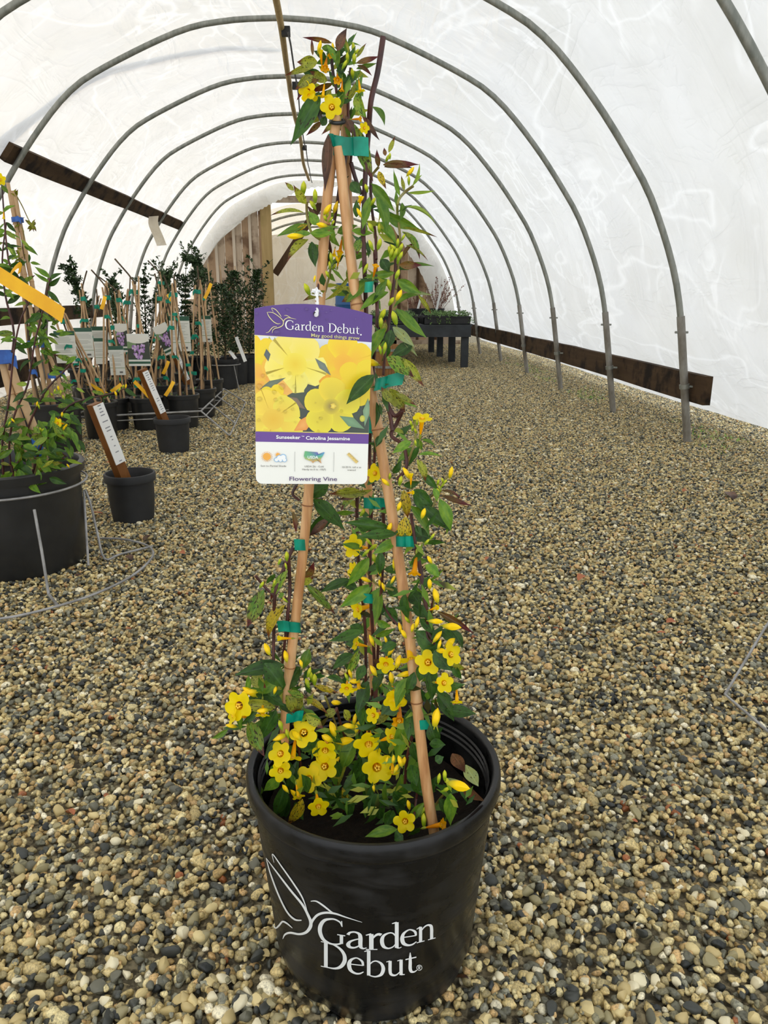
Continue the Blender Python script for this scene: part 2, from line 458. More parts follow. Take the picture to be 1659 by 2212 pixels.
STONES = [('f0dea6', 5), ('e2ca8e', 6), ('cdb67c', 6), ('b0a072', 5), ('908a6c', 5), ('6e6c5a', 5), ('4c4d45', 4), ('2f3230', 3), ('fbf0cf', 3), ('dcb67c', 3), ('b89a62', 3), ('a8663a', .25), ('9a9884', 4)]
_sc = np.array([hexc(h) for h, w in STONES]); _sw = np.array([w for h, w in STONES], float); _sw /= _sw.sum()
def ico(sub):
    import bmesh
    bm = bmesh.new(); bmesh.ops.create_icosphere(bm, subdivisions=sub, radius=1)
    v = np.array([x.co[:] for x in bm.verts]); f = np.array([[x.index for x in q.verts] for q in bm.faces]); bm.free(); return v, f
rs = np.random.RandomState(3)
IV, IF = ico(2)
def stone_shape(sd):
    r = np.random.RandomState(sd); v = IV.copy()
    for k in range(9):                         # knock off facets: angular crushed stone
        n = r.normal(size=3); n /= np.linalg.norm(n); d = r.uniform(.42, .8)
        h = v @ n; m = h > d; v[m] -= np.outer((h[m] - d)*.9, n)
    v *= r.uniform(.7, 1.3, 3)*np.array([1.25, .95, .8]); return v
SHAPES = [stone_shape(50 + k) for k in range(14)]
PATCH = .62; NST = int(PATCH*PATCH*15500)
V = np.empty((NST*42, 3), np.float32); F = np.empty((NST*80, 3), np.int32); C = np.empty((NST*42, 4), np.float32)
cols = _sc[rs.choice(len(_sc), NST, p=_sw)]*np.clip(rs.uniform(.75, 1.12, (NST, 1)), 0, 1)
for k in range(NST):
    a, b, c = rs.uniform(0, math.tau, 3)*np.array([1, .16, .16]); ca, sa = math.cos(a), math.sin(a)
    Rm = np.array([[ca, -sa, 0], [sa, ca, 0], [0, 0, 1]])
    tx = rs.uniform(-.6, .6); ct, st = math.cos(tx), math.sin(tx)
    Rm = Rm @ np.array([[1, 0, 0], [0, ct, -st], [0, st, ct]])
    sz = .0036 + .0042*rs.beta(1.6, 3.2)*1.25
    if rs.rand() < .06: sz *= 1.5
    p = np.array([rs.uniform(-.5, .5)*PATCH, rs.uniform(-.5, .5)*PATCH, rs.uniform(-.0065, .0025) - max(0, sz - .006)*.5])
    V[k*42:(k+1)*42] = SHAPES[rs.randint(len(SHAPES))]*sz @ Rm.T + p
    F[k*80:(k+1)*80] = IF + k*42
    C[k*42:(k+1)*42, :3] = cols[k]
C[:, 3] = 1
me = bpy.data.meshes.new('gravel'); me.vertices.add(len(V)); me.vertices.foreach_set('co', V.ravel())
me.loops.add(F.size); me.loops.foreach_set('vertex_index', F.ravel().astype(np.int32))
me.polygons.add(len(F)); me.polygons.foreach_set('loop_start', np.arange(0, F.size, 3, dtype=np.int32))
me.polygons.foreach_set('use_smooth', np.ones(len(F), bool))
me.update(calc_edges=True); me.validate()
ca = me.color_attributes.new('Col', 'FLOAT_COLOR', 'POINT'); ca.data.foreach_set('color', C.ravel())
me.materials.append(M['stone'])
gravel = link('gravel', me); gravel['kind'] = 'stuff'; gravel['label'] = 'wet tan and grey pea gravel covering the floor'; gravel['category'] = 'gravel'
# the patch is laid out over the floor, each time turned a quarter
ng = bpy.data.node_groups.new('lay_gravel', 'GeometryNodeTree')
ng.interface.new_socket('Geometry', in_out='INPUT', socket_type='NodeSocketGeometry'); ng.interface.new_socket('Geometry', in_out='OUTPUT', socket_type='NodeSocketGeometry')
N_ = ng.nodes; gi = N_.new('NodeGroupInput'); go = N_.new('NodeGroupOutput')
gr = N_.new('GeometryNodeMeshGrid'); nx, ny_ = 9, 21; st = PATCH*.985
gr.inputs['Size X'].default_value = st*(nx-1); gr.inputs['Size Y'].default_value = st*(ny_-1); gr.inputs['Vertices X'].default_value = nx; gr.inputs['Vertices Y'].default_value = ny_
tr = N_.new('GeometryNodeTransform'); tr.inputs['Translation'].default_value = (-.12, .35 + st*(ny_-1)/2, 0)
iop = N_.new('GeometryNodeInstanceOnPoints'); rv = N_.new('FunctionNodeRandomValue'); rv.data_type = 'INT'
for s_ in rv.inputs:
    if s_.enabled and s_.name == 'Min': s_.default_value = 0
    if s_.enabled and s_.name == 'Max': s_.default_value = 3
mu = N_.new('ShaderNodeMath'); mu.operation = 'MULTIPLY'; mu.inputs[1].default_value = math.pi/2
cx = N_.new('ShaderNodeCombineXYZ')
lk = ng.links.new
lk(gr.outputs[0], tr.inputs[0]); lk(tr.outputs[0], iop.inputs['Points']); lk(gi.outputs[0], iop.inputs['Instance'])
lk([o for o in rv.outputs if o.enabled][0], mu.inputs[0]); lk(mu.outputs[0], cx.inputs[2]); lk(cx.outputs[0], iop.inputs['Rotation']); lk(iop.outputs[0], go.inputs[0])
md = gravel.modifiers.new('lay_gravel', 'NODES'); md.node_group = ng

# the stones that show largest, along the front edge of the picture
smesh = []
for k in range(14):
    for h in ('e6d096', 'cbb57e', 'a39870', '6e6c5c', '3f413c', 'f2e6c2'):
        mb = MB(); mb.add(SHAPES[k], [tuple(x) for x in IF.tolist()], hexc(h)); smesh.append(mb.mesh('stone', M['stone'], True, None, True))
cnt = 0
while cnt < 300:
    px, py = R.uniform(-20, 1680), 2230 - 560*R.random()**1.5
    P = atZ(px, py)
    if (P.x - .026)**2 + (P.y - .725)**2 < .125**2: continue
    o = bpy.data.objects.new('stone', R.choice(smesh)); COL.objects.link(o); o.parent = floor
    s_ = R.uniform(.0062, .0098)
    o.location = (P.x, P.y, R.uniform(.0005, .003)); o.rotation_euler = (R.uniform(-.5, .5), R.uniform(-.5, .5), R.uniform(0, 6.28)); o.scale = (s_, s_, s_)
    cnt += 1
# low weeds along the foot of the right film
t = NT('weed'); t.base(t.ramp(t.noise(t.coord('Object'), 9, 3), [(.35, hexc('6f9a3c')), (.7, hexc('9cbf62'))])); M['weed'] = t.done(.6)
mb = MB()
for _ in range(1500):
    Y = R.uniform(3.0, 9.5); x = shell_pt(Y, .999)[0].x + R.uniform(-.02, .24) + (.1 if Y < 5 else 0)*R.random()
    if mnoise.noise(Vector((x*3, Y*1.6, 0))) < .02: continue
    a = R.uniform(0, 6.28); h = R.uniform(.008, .026); w = R.uniform(.003, .007)
    d = Vector((math.cos(a), math.sin(a), 0)); e = Vector((-d.y, d.x, 0))
    p = Vector((x, Y, -.003))
    mb.add([p - e*w, p + e*w, p + d*h*.9 + Vector((0, 0, h))], [(0, 1, 2)])
wd_ = build('weeds', mb, M['weed']); wd_['kind'] = 'stuff'; wd_['label'] = 'low green weeds along the foot of the right film'; wd_['category'] = 'weeds'

# ------------------------------------------------------------------ plank end wall and the tunnel behind it
WY = 12.42
wall = structure(thing('wall_back', 'weathered plank end wall with a doorway', 'wall', (0, WY, 0))); del wall['category']
inner = [(448, 556), (487, 503), (515, 485), (537, 465), (563, 453), (589, 440), (623, 424), (660, 410), (700, 404), (745, 408), (800, 438), (850, 494), (881, 547), (905, 583), (929, 638), (945, 690), (952, 740)]
def prof_top(x):                               # height of the roof arch at x on the end wall
    best = 0
    for s in np.linspace(-1, 1, 161):
        p = shell_pt(11.9, s)[0]
        if abs(p.x - x) < .05: best = max(best, p.z)
    return best
def wall_plank(x0, x1, mat, y=WY, th=.025, name='plank', zmax=None, z0=-.02):
    zt = min(prof_top(x0), prof_top(x1)) - .01
    if zmax: zt = min(zt, zmax)
    if zt < .3: return
    build(name, MB().box((x0, y, z0), (x1, y + th, zt)), mat, wall, smooth=False)
xl = atY(590, 600, WY).x; xr = atY(842, 600, WY).x
x = -2.62; i = 0
while x < xl - .16:
    w = .135 + R.uniform(-.012, .012)
    wall_plank(x, x + w - .006, M[('plank', 'plank2')[i % 2]]); 
    if i % 2 == 0: wall_plank(x + w - .024, x + w + .018, M['batten'], WY - .022, .02, 'batten')
    x += w; i += 1
x = xr + .02; i = 0
while x < 1.95:
    w = .14 + R.uniform(-.012, .012)
    wall_plank(x, x + w - .006, M[('plank2', 'plank')[i % 2]])
    if i % 2 == 1: wall_plank(x - .02, x + .02, M['brace'], WY - .02, .018, 'batten')
    x += w; i += 1
wall_plank(xl - .155, xl, M['timber'], WY - .06, .14, 'door_post')
wall_plank(xr, xr + .11, M['timber'], WY - .05, .12, 'door_post')
zl = atY(640, 430, WY).z
build('lintel', MB().box((xl, WY - .03, zl - .05), (xr, WY + .05, zl + .045)), M['plank2'], wall, smooth=False)
build('sill', MB().box((xr, WY - .05, -.01), (1.9, WY + .0, .07)), M['plank2'], wall, smooth=False)
b0 = atY(594, 592, WY + .10); b1 = atY(694, 438, WY + .10)
dv = (b1 - b0).normalized(); e = Vector((-dv.z, 0, dv.x))*.055
build('brace', MB().add([b0 - e, b1 - e, b1 + e, b0 + e] + [q + Vector((0, .04, 0)) for q in (b0 - e, b1 - e, b1 + e, b0 + e)], [(0, 1, 2, 3), (7, 6, 5, 4), (0, 4, 5, 1), (1, 5, 6, 2), (2, 6, 7, 3), (3, 7, 4, 0)]), M['brace'], wall, smooth=False)
# film folded round the end hoop onto the wall, its cut edge hanging in a wavy line
mb = MB(); vs = []; K = 90
def arc_in(s):
    return shell_pt(12.34, s, .068)[0]
ip = crom([atY(px, py, 12.30) for px, py in inner], 10)
n_ip = len(ip)
for k, p in enumerate(ip):
    s = -.86 + 1.72*k/(n_ip - 1); q = arc_in(s)
    for j in range(5):
        f = j/4; c = q.lerp(p, f)
        c.y = 12.36 - .10*math.sin(f*math.pi*.5) + .012*math.sin(k*.7 + j)*f
        c.z += .012*math.sin(k*1.9)*f
        vs.append(c)
mb.add(vs, [(k*5 + j, k*5 + j + 1, (k+1)*5 + j + 1, (k+1)*5 + j) for k in range(n_ip-1) for j in range(4)])
build('film_flap', mb, M['film_end'], wall, label='cut edge of white film folded over the plank wall')

# tunnel beyond the doorway
cyl = structure(thing('tunnel_beyond', 'second film tunnel seen through the doorway', 'tunnel', (-.4, 13, 0))); del cyl['category']
mb = MB(); vs = []
for j in range(25):
    Y = 12.6 + j*.28
    for k in range(61):
        a = math.pi*k/60
        vs.append((-.42 - 2.05*math.cos(a)*1.02, Y, max(-.02, 2.15*math.sin(a)**.86 + .01*mnoise.noise(Vector((k*.4, Y*2, 0))))))
mb.add(vs, [(j*61 + k, j*61 + k + 1, (j+1)*61 + k + 1, (j+1)*61 + k) for j in range(24) for k in range(60)])
build('film_cover', mb, M['film_cream'], cyl)
for Y in (13.6, 14.9, 16.2, 17.5):
    pts = [(-.42 - 2.0*math.cos(math.pi*k/40)*1.02, Y, 2.10*math.sin(math.pi*k/40)**.86) for k in range(41)]
    build('hoop_pipe', MB().tube(pts, .02, 8), M['galv'], cyl)
# hanging film curtain with vertical folds, and the dark screen above it
cx0, cx1 = atY(590, 600, 13.1).x - .3, atY(850, 600, 13.1).x + .3; ct = atY(600, 512, 13.1).z
mb = MB(); vs = []; K = 140
for k in range(K+1):
    x = cx0 + (cx1 - cx0)*k/K; y = 13.1 + .03*math.sin(x*23) + .02*math.sin(x*9.1 + 1) + .015*mnoise.noise(Vector((x*14, 0, 0)))
    top = ct + .25*(x - cx0)/(cx1 - cx0)
    vs += [(x, y, 0), (x, y*.5 + 6.55, top*.5), (x, 13.1, top)]
mb.add(vs, [(k*3 + j, k*3 + j + 1, k*3 + j + 4, k*3 + j + 3) for k in range(K) for j in range(2)])
build('film_curtain', mb, M['film_cream'], cyl)
# blue drum standing behind the curtain line
bp = atY(752, 612, 12.95)
M['blue'] = mat_noise('blue_plastic', hexc('1d4f86'), hexc('2c68a6'), 4, .45)
drum = thing('blue_drum', 'blue plastic drum just inside the doorway behind the vine', 'drum', (bp.x, 12.85, 0))
build('body', MB().lathe([(.0, 0), (.20, 0), (.215, .03), (.215, .28), (.225, .30), (.215, .32), (.215, .6), (.225, .62), (.215, .64), (.21, .9), (.19, .93), (0, .93)], 28, (bp.x, 12.85, 0)), M['blue'], drum)
build('lid', MB().lathe([(.20, .925), (.205, .945), (.19, .955), (0, .955)], 28, (bp.x, 12.85, 0)), M['blue'], drum)

# ------------------------------------------------------------------ bench with trays on the right
BX0, BX1, BY0, BY1, BZ = .42, 1.36, 8.20, 11.2, .46
bench = thing('nursery_bench', 'dark painted bench with square legs carrying plant trays', 'bench', (BX0, BY0, 0))
build('bench_top', MB().box((BX0, BY0, BZ - .02), (BX1 + .02, BY1, BZ)), M['bench'], bench, smooth=False)
build('apron', MB().box((BX0, BY0, BZ - .13), (BX1 + .01, BY0 + .035, BZ - .02)), M['bench'], bench, smooth=False)
build('apron', MB().box((BX1 - .03, BY0 + .035, BZ - .13), (BX1 + .01, BY1, BZ - .02)), M['bench'], bench, smooth=False)
for (x, y) in ((BX1 - .08, BY0 + .04), (BX1 - .12, 8.95), (BX1 - .16, 9.75), (BX1 - .18, 10.55), (BX0 + .02, BY0 + .04), (BX0 + .02, 9.75)):
    build('leg', MB().box((x, y, -.01), (x + .075, y + .075, BZ - .02)), M['bench'], bench, smooth=False)
t = NT('groundcover'); t.base(t.ramp(t.noise(t.coord('Object'), 30, 3), [(.3, hexc('3f5a2c')), (.55, hexc('67894a')), (.8, hexc('8fae6c'))])); M['gcover'] = t.done(.6)
def leafblob(mb, c, r, n, size, flat=1.0, up=.3, seed=None):
    for _ in range(n):
        v = Vector((R.gauss(0, 1), R.gauss(0, 1), R.gauss(0, 1))).normalized()*(R.random()**.4)
        p = Vector(c) + Vector((v.x*r[0], v.y*r[1], v.z*r[2]))
        a = Vector((R.gauss(0, 1), R.gauss(0, 1), R.gauss(up, .7))).normalized(); b = a.orthogonal().normalized(); s_ = size*R.uniform(.6, 1.3)
        b = Matrix.Rotation(R.uniform(0, 6.28), 3, a) @ b
        mb.add([p - a*s_*.2, p + b*s_*.34 + a*s_*.4, p + a*s_, p - b*s_*.34 + a*s_*.4], [(0, 1, 2, 3)])
tn = 0
lab_t = ['front right corner of the bench', 'front left of the bench', 'second row right on the bench', 'second row left on the bench', 'back of the bench']
for (x, y) in ((BX1 - .27, BY0 + .02), (BX1 - .82, BY0 + .02), (BX1 - .27, BY0 + .62), (BX1 - .82, BY0 + .62), (BX1 - .27, BY0 + 1.95)):
    tt = thing('plant_tray', f'black tray of trailing green groundcover at the {lab_t[tn]}', 'tray', (x, y, BZ), 'groundcover trays on the bench'); tn += 1
    m2 = MB(); w, d, h = .50, .5, .085
    for (a, b) in (((0, 0, 0), (w, d, .006)), ((0, 0, 0), (w, .008, h)), ((0, d - .008, 0), (w, d, h)), ((0, 0, 0), (.008, d, h)), ((w - .008, 0, 0), (w, d, h)), ((-.008, -.008, h - .012), (w + .008, .006, h))):
        m2.box(Vector((x - w/2 + .02, y, BZ)) + Vector(a), Vector((x - w/2 + .02, y, BZ)) + Vector(b))
    build('tray', m2, M['black_matte'], tt, smooth=False)
    m3 = MB()
    for _ in range(26):
        leafblob(m3, (x - w/2 + .02 + R.uniform(.02, w - .02), y + R.uniform(-.02, d), BZ + .10 + R.uniform(-.015, .02)), (.05, .05, .022), 26, .017, up=.5)
    for _ in range(6):
        leafblob(m3, (x - w/2 + .02 + R.uniform(.0, w), y - .02, BZ + .05), (.025, .012, .05), 14, .015, up=-.3)
    if tn in (1, 3): leafblob(m3, (x + w/2 + .05, y + .1, BZ + .04), (.04, .12, .06), 70, .016, up=-.2)
    f_ = build('foliage', m3, M['gcover'], tt, smooth=False); f_['kind'] = 'stuff'
t = NT('russet'); t.base(t.ramp(t.noise(t.coord('Object'), 20, 3), [(.35, hexc('6b3f34')), (.7, hexc('a07a66'))])); M['russet'] = t.done(.7)
M['label_white'] = mat_noise('label_white', hexc('dfe2e0'), hexc('f2f3f0'), 3, .5)
for k, (px, lean, wd2, gg) in enumerate(((903, -.1, .12, 'wide low'), (944, .12, .09, 'upright'))):
    P = atY(px, 678, 9.6); P.z = BZ
    lab = 'black pot of low russet stems on the bench, left of two' if k == 0 else 'black pot with a bushy pinkish brown plant on the bench'
    tt = thing('potted_plant', lab, 'potted plant', (P.x, 9.6, BZ), 'russet plants on the bench')
    build('pot', MB().lathe([(.0, 0), (wd2*.8, 0), (wd2, .13), (wd2 + .006, .13), (wd2 + .006, .145), (wd2 - .004, .145), (wd2 - .004, .12), (0, .12)], 24, (P.x, 9.6, BZ)), M['black_matte'], tt)
    m2 = MB()
    for _ in range(26):
        a = R.uniform(0, 6.28); e = R.uniform(.3, 1.0)*(.9 if k else .6); h = R.uniform(.18, .42) if k else R.uniform(.12, .24)
        base = Vector((P.x + R.uniform(-.05, .05)*(2 if k == 0 else 1), 9.6, BZ + .11)); tip = base + Vector((math.cos(a)*h*e*.8 + lean*h*2.2, math.sin(a)*h*e*.6, h))
        m2.tube([base, base.lerp(tip, .5) + Vector((0, 0, .02)), tip], [.003, .002, .0012], 4)
        for q in range(11 if k else 6):
            leafblob(m2, base.lerp(tip, R.uniform(.35, 1)), (.012, .012, .012), 2, .018)
    f_ = build('foliage', m2, M['russet'], tt, smooth=False); f_['kind'] = 'stuff'
    s0 = Vector((P.x - .03, 9.5, BZ + .08)); s1 = s0 + Vector((.07, -.02, .34 if k else .26))
    build('label_stake', MB().ribbon([s0, s1], Vector((1, 0, -.1)), .028, .002), M['label_white'], tt, smooth=False)
# half barrel beyond the vine
P = atZ(868, 800); P = Vector((.42, 7.45, 0))
br = thing('half_barrel', 'brown wooden half barrel with a metal hoop below the bench end', 'barrel', P)
for k in range(22):
    a0 = math.tau*k/22; m2 = MB(); vs = []
    for (r_, z_) in ((.10, .0), (.115, .1), (.125, .2), (.12, .30)):
        for da in (.012, math.tau/22 - .012): vs.append((P.x + r_*math.cos(a0 + da), P.y + r_*math.sin(a0 + da), z_))
        for da in (math.tau/22 - .012, .012): vs.append((P.x + (r_ - .015)*math.cos(a0 + da), P.y + (r_ - .015)*math.sin(a0 + da), z_))
    m2.add(vs, [(i*4 + q, i*4 + (q+1) % 4, i*4 + 4 + (q+1) % 4, i*4 + 4 + q) for i in range(3) for q in range(4)] + [(12, 13, 14, 15), (3, 2, 1, 0)])
    build('stave', m2, M['barrel'], br, smooth=False)
for z_ in (.09, .25):
    build('metal_band', MB().lathe([(.116 + (z_ - .09)*.06, z_ - .012), (.119 + (z_ - .09)*.06, z_ - .012), (.119 + (z_ - .09)*.06, z_ + .012), (.116 + (z_ - .09)*.06, z_ + .012)], 32, P), M['galv'], br)
# ------------------------------------------------------------------ the vine in the lettered pot
PX, PY_ = .027, .727
POT_PROF = [(.0, .004), (.096, .004), (.1035, 0), (.108, .006), (.1125, .022), (.1155, .032), (.1335, .226), (.1335, .230)]
def pot_r(z): return .1155 + (z - .032)*(.1335 - .1155)/(.226 - .032)
t = NT('lettered_pot'); co = t.coord('Object')
mp = t.add('ShaderNodeMapping'); t.L(co, mp.inputs[0]); mp.inputs['Scale'].default_value = (6, 6, 26); mp.inputs['Rotation'].default_value = (.18, .12, 0)
n1 = t.noise(mp.outputs[0], 1.6, 5, .65, .8); n2 = t.noise(co, 16, 4, .6)
fac = t.add('ShaderNodeMath', operation='MULTIPLY'); t.L(n1, fac.inputs[0]); t.L(n2, fac.inputs[1])
t.base(t.ramp(fac.outputs[0], [(.22, (.006, .0062, .0066)), (.34, (.018, .018, .0185))]))
rg = t.ramp(fac.outputs[0], [(.2, (.24,)*3), (.36, (.52,)*3)]); t.L(rg, t.b.inputs['Roughness']); t.bump(n1, .12, .003)
t.b.inputs['Specular IOR Level'].default_value = .3; M['pot'] = t.m
t = NT('potting_soil'); co = t.coord('Object'); nn = t.noise(co, 90, 5, .7); t.base(t.ramp(nn, [(.3, hexc('0a0806')), (.7, hexc('221910'))])); t.bump(nn, 1, .008); M['soil'] = t.done(.95, 0, .2)
hero = thing('potted_jessamine', 'yellow flowering vine on a bamboo tripod in the black lettered pot', 'potted plant', (PX, PY_, 0))
def notch(a, z):                                # shallow drain notches round the foot
    return 1 - (.045*max(0, math.cos(a*6 + .5))**6 if z < .03 else 0)
pot = build('pot', MB().lathe(POT_PROF, 96, (PX, PY_, 0), wob=notch).lathe([(.1315, .250), (.1305, .228), (.1120, .035), (0, .033)], 96, (PX, PY_, 0)), M['pot'], hero)
rim = MB().lathe([(.1312, .249), (.1320, .2525), (.1345, .2545), (.138, .2545), (.1400, .252), (.1408, .246), (.1408, .238), (.1395, .2345), (.1365, .233), (.1370, .229), (.1330, .2265)], 96, (PX, PY_, 0))
build('rim', rim, M['pot'], pot)
rid_ = MB()
for z_ in (.240, .233, .226): rid_.lathe([(pot_r(z_) - .0065, z_ + .002), (pot_r(z_) - .0082, z_), (pot_r(z_) - .0065, z_ - .002)], 64, (PX, PY_, 0))
build('inner_ridges', rid_, M['pot'], pot)
mb = MB(); vs = [(PX, PY_, .196)]; NR = 12; NA = 40
for i in range(1, NR+1):
    for k in range(NA):
        a = k*math.tau/NA; r_ = .121*i/NR
        vs.append((PX + r_*math.cos(a), PY_ + r_*math.sin(a), .193 + .008*mnoise.noise(Vector((r_*40*math.cos(a), r_*40*math.sin(a), 1)))))
fs = [(0, 1 + k, 1 + (k+1) % NA) for k in range(NA)] + [(1 + i*NA + k, 1 + (i+1)*NA + k, 1 + (i+1)*NA + (k+1) % NA, 1 + i*NA + (k+1) % NA) for i in range(NR-1) for k in range(NA)]
build('soil', mb.add(vs, fs), M['soil'], hero)

# ---- lettering: pen strokes with a width at every point
def stroke_strip(pts, nsub=6):
    """(x, y, w) points -> left and right edge points"""
    if len(pts) == 2: c = [Vector(pts[0]).lerp(Vector(pts[1]), k/3) for k in range(4)]
    else: c = crom(pts, nsub)
    L, Rr = [], []
    for i, p in enumerate(c):
        d = c[min(i+1, len(c)-1)] - c[max(i-1, 0)]; d = Vector((d.x, d.y)); d.normalize()
        n = Vector((-d.y, d.x))*max(p.z, .001)/2
        L.append((p.x + n.x, p.y + n.y)); Rr.append((p.x - n.x, p.y - n.y))
    return L, Rr
G = {
 'G': [[(1.18,1.16,.05),(1.1,1.36,.08),(.9,1.48,.09),(.68,1.49,.1),(.36,1.35,.15),(.17,1.0,.19),(.15,.6,.19),(.3,.22,.17),(.6,.04,.11),(.9,.03,.1),(1.16,.14,.08)], [(1.16,.12,.16),(1.16,.63,.16)], [(.96,.62,.06),(1.34,.62,.06)], [(1.17,1.46,.05),(1.19,1.12,.05)]],
 'a': [[(.12,.78,.13),(.2,.92,.10),(.38,.97,.09),(.55,.88,.13),(.60,.7,.16),(.60,.3,.16),(.62,.1,.14),(.72,.03,.08),(.84,.1,.03)], [(.60,.6,.06),(.40,.52,.07),(.2,.38,.11),(.13,.2,.16),(.2,.06,.14),(.38,.05,.09),(.55,.18,.06),(.6,.25,.05)]],
 'r': [[(.24,.02,.16),(.24,.93,.16)], [(.04,.86,.05),(.24,.94,.09)], [(.04,.025,.05),(.46,.025,.05)], [(.28,.65,.06),(.38,.83,.09),(.5,.92,.14),(.60,.88,.15)]],
 'n': [[(.22,.02,.16),(.22,.93,.16)], [(.02,.86,.05),(.22,.94,.09)], [(.02,.025,.05),(.42,.025,.05)], [(.26,.68,.05),(.4,.86,.08),(.58,.93,.1),(.74,.83,.14),(.78,.6,.16),(.78,.3,.16),(.78,.02,.16)], [(.60,.025,.05),(.98,.025,.05)]],
 'd': [[(.72,.72,.05),(.6,.92,.07),(.42,.95,.08),(.2,.8,.13),(.13,.5,.17),(.2,.17,.15),(.4,.04,.09),(.6,.12,.06),(.72,.3,.05)], [(.76,.05,.16),(.76,1.57,.16)], [(.56,1.5,.05),(.76,1.57,.08)], [(.76,.07,.1),(.86,.03,.06),(.96,.08,.04)]],
 'e': [[(.14,.56,.06),(.4,.56,.06),(.7,.57,.06)], [(.7,.56,.08),(.66,.8,.11),(.5,.95,.08),(.36,.95,.08),(.18,.78,.13),(.12,.5,.17),(.18,.2,.16),(.36,.05,.12),(.55,.06,.09),(.72,.2,.04)]],
 'b': [[(.2,.08,.16),(.2,1.57,.16)], [(0,1.5,.05),(.2,1.57,.08)], [(.22,.7,.05),(.38,.9,.07),(.56,.95,.08),(.78,.8,.13),(.87,.5,.17),(.78,.17,.15),(.56,.03,.09),(.36,.04,.07),(.18,.12,.05)]],
 'u': [[(.2,.94,.16),(.2,.6,.16),(.2,.4,.16),(.24,.15,.14),(.4,.05,.11),(.56,.1,.07),(.72,.28,.05)], [(.02,.9,.05),(.2,.95,.06)], [(.74,.03,.16),(.74,.95,.16)], [(.56,.9,.05),(.74,.95,.06)], [(.74,.05,.08),(.92,.04,.05)]],
 't': [[(.28,1.27,.03),(.28,.95,.13),(.28,.6,.16),(.28,.3,.16),(.34,.1,.13),(.48,.05,.09),(.62,.13,.04)], [(.05,.9,.07),(.58,.92,.07)]],
 'D': [[(.28,.02,.18),(.28,1.48,.18)], [(.04,.025,.05),(.5,.025,.05)], [(.04,1.475,.05),(.5,1.475,.05)], [(.28,1.46,.05),(.6,1.46,.08),(.95,1.3,.14),(1.16,1.0,.18),(1.18,.62,.19),(1.0,.25,.16),(.7,.06,.1),(.28,.03,.05)]],
}
ADV = dict(G=1.42, a=.88, r=.66, d=1.0, e=.82, n=1.02, D=1.36, b=1.0, u=1.0, t=.66)
def pot_hit(px, py, off=.0006):
    d = ray(px, py).normalized(); ax = Vector((PX, PY_))
    f = lambda s: (Vector(((CO + d*s).x, (CO + d*s).y)) - ax).length - (pot_r((CO + d*s).z) + off)
    dh = Vector((d.x, d.y)); tc = (ax - Vector((CO.x, CO.y))).dot(dh)/dh.length_squared
    a, b = tc*.5, tc
    for _ in range(40):
        m = (a + b)/2
        if f(m) > 0: a = m
        else: b = m
    return CO + d*a
M['print_white'] = mat_noise('white_print', hexc('dfe3e2'), hexc('f4f6f5'), 5, .45)
def c5(x, y): return 500 + x*.37372, 1760 + y*.37372
def pot_strokes(mb, strokes, fn):
    for st in strokes:
        L, Rr = stroke_strip(st)
        vs = [];
        for l, r in zip(L, Rr):
            m_ = ((l[0] + r[0])/2, (l[1] + r[1])/2)
            vs += [pot_hit(*fn(*l)), pot_hit(*fn(*m_)), pot_hit(*fn(*r))]
        mb.add(vs, [(3*i + j, 3*i + j + 1, 3*i + j + 4, 3*i + j + 3) for i in range(len(L)-1) for j in range(2)])
lt = MB()
for ch, x0, y0, sx, sy, sl in (('G',494,736,122,98,.15), ('a',655,769,150,98,.07), ('r',770,781,160,98,.0), ('d',852,779,136,97,-.05), ('e',970,766,138,96,-.14), ('n',1068,744,114,95,-.27),
                               ('D',512,876,120,98,.22), ('e',663,914,140,97,.13), ('b',768,936,126,97,.03), ('u',893,938,118,96,-.10), ('t',1000,924,118,95,-.2)):
    pot_strokes(lt, G[ch], lambda X, Y: c5(x0 + X*sx, y0 + X*sx*sl - Y*sy))
ring = [(1086 + 15*math.cos(a), 884 + 15*math.sin(a), 3) for a in np.linspace(0, math.tau, 17)]
pot_strokes(lt, [ring, [(1081, 893, 3), (1081, 875, 3)], [(1081, 875, 3), (1090, 877, 3), (1089, 883, 3), (1081, 884, 3)], [(1084, 884, 3), (1091, 893, 3)]], c5)
build('lettering', lt, M['print_white'], pot, smooth=False, label='white serif words Garden Debut printed on the pot')
BIRD = [[(200,250,3),(225,340,8),(270,460,9),(320,560,9),(365,605,10),(405,610,6)],
 [(200,250,3),(260,330,8),(340,435,11),(410,520,13),(445,585,15),(458,620,18),(455,650,20),(430,680,16),(390,690,12),(340,682,12),(310,692,10),(296,718,3)],
 [(246,277,2),(237,227,5),(290,300,7),(360,400,9),(410,480,8),(438,558,3)],
 [(456,645,14),(470,610,14),(500,578,14),(545,566,13),(600,572,11),(660,592,7),(755,622,2)],
 [(458,500,4),(490,500,8),(530,525,10),(575,560,8),(600,572,4)],
 [(240,633,3),(255,655,8),(275,640,10),(295,618,10),(320,628,9),(352,655,3)]]
eb = MB(); pot_strokes(eb, BIRD, c5)
build('hummingbird_emblem', eb, M['print_white'], pot, smooth=False, label='white line drawing of a hovering hummingbird')

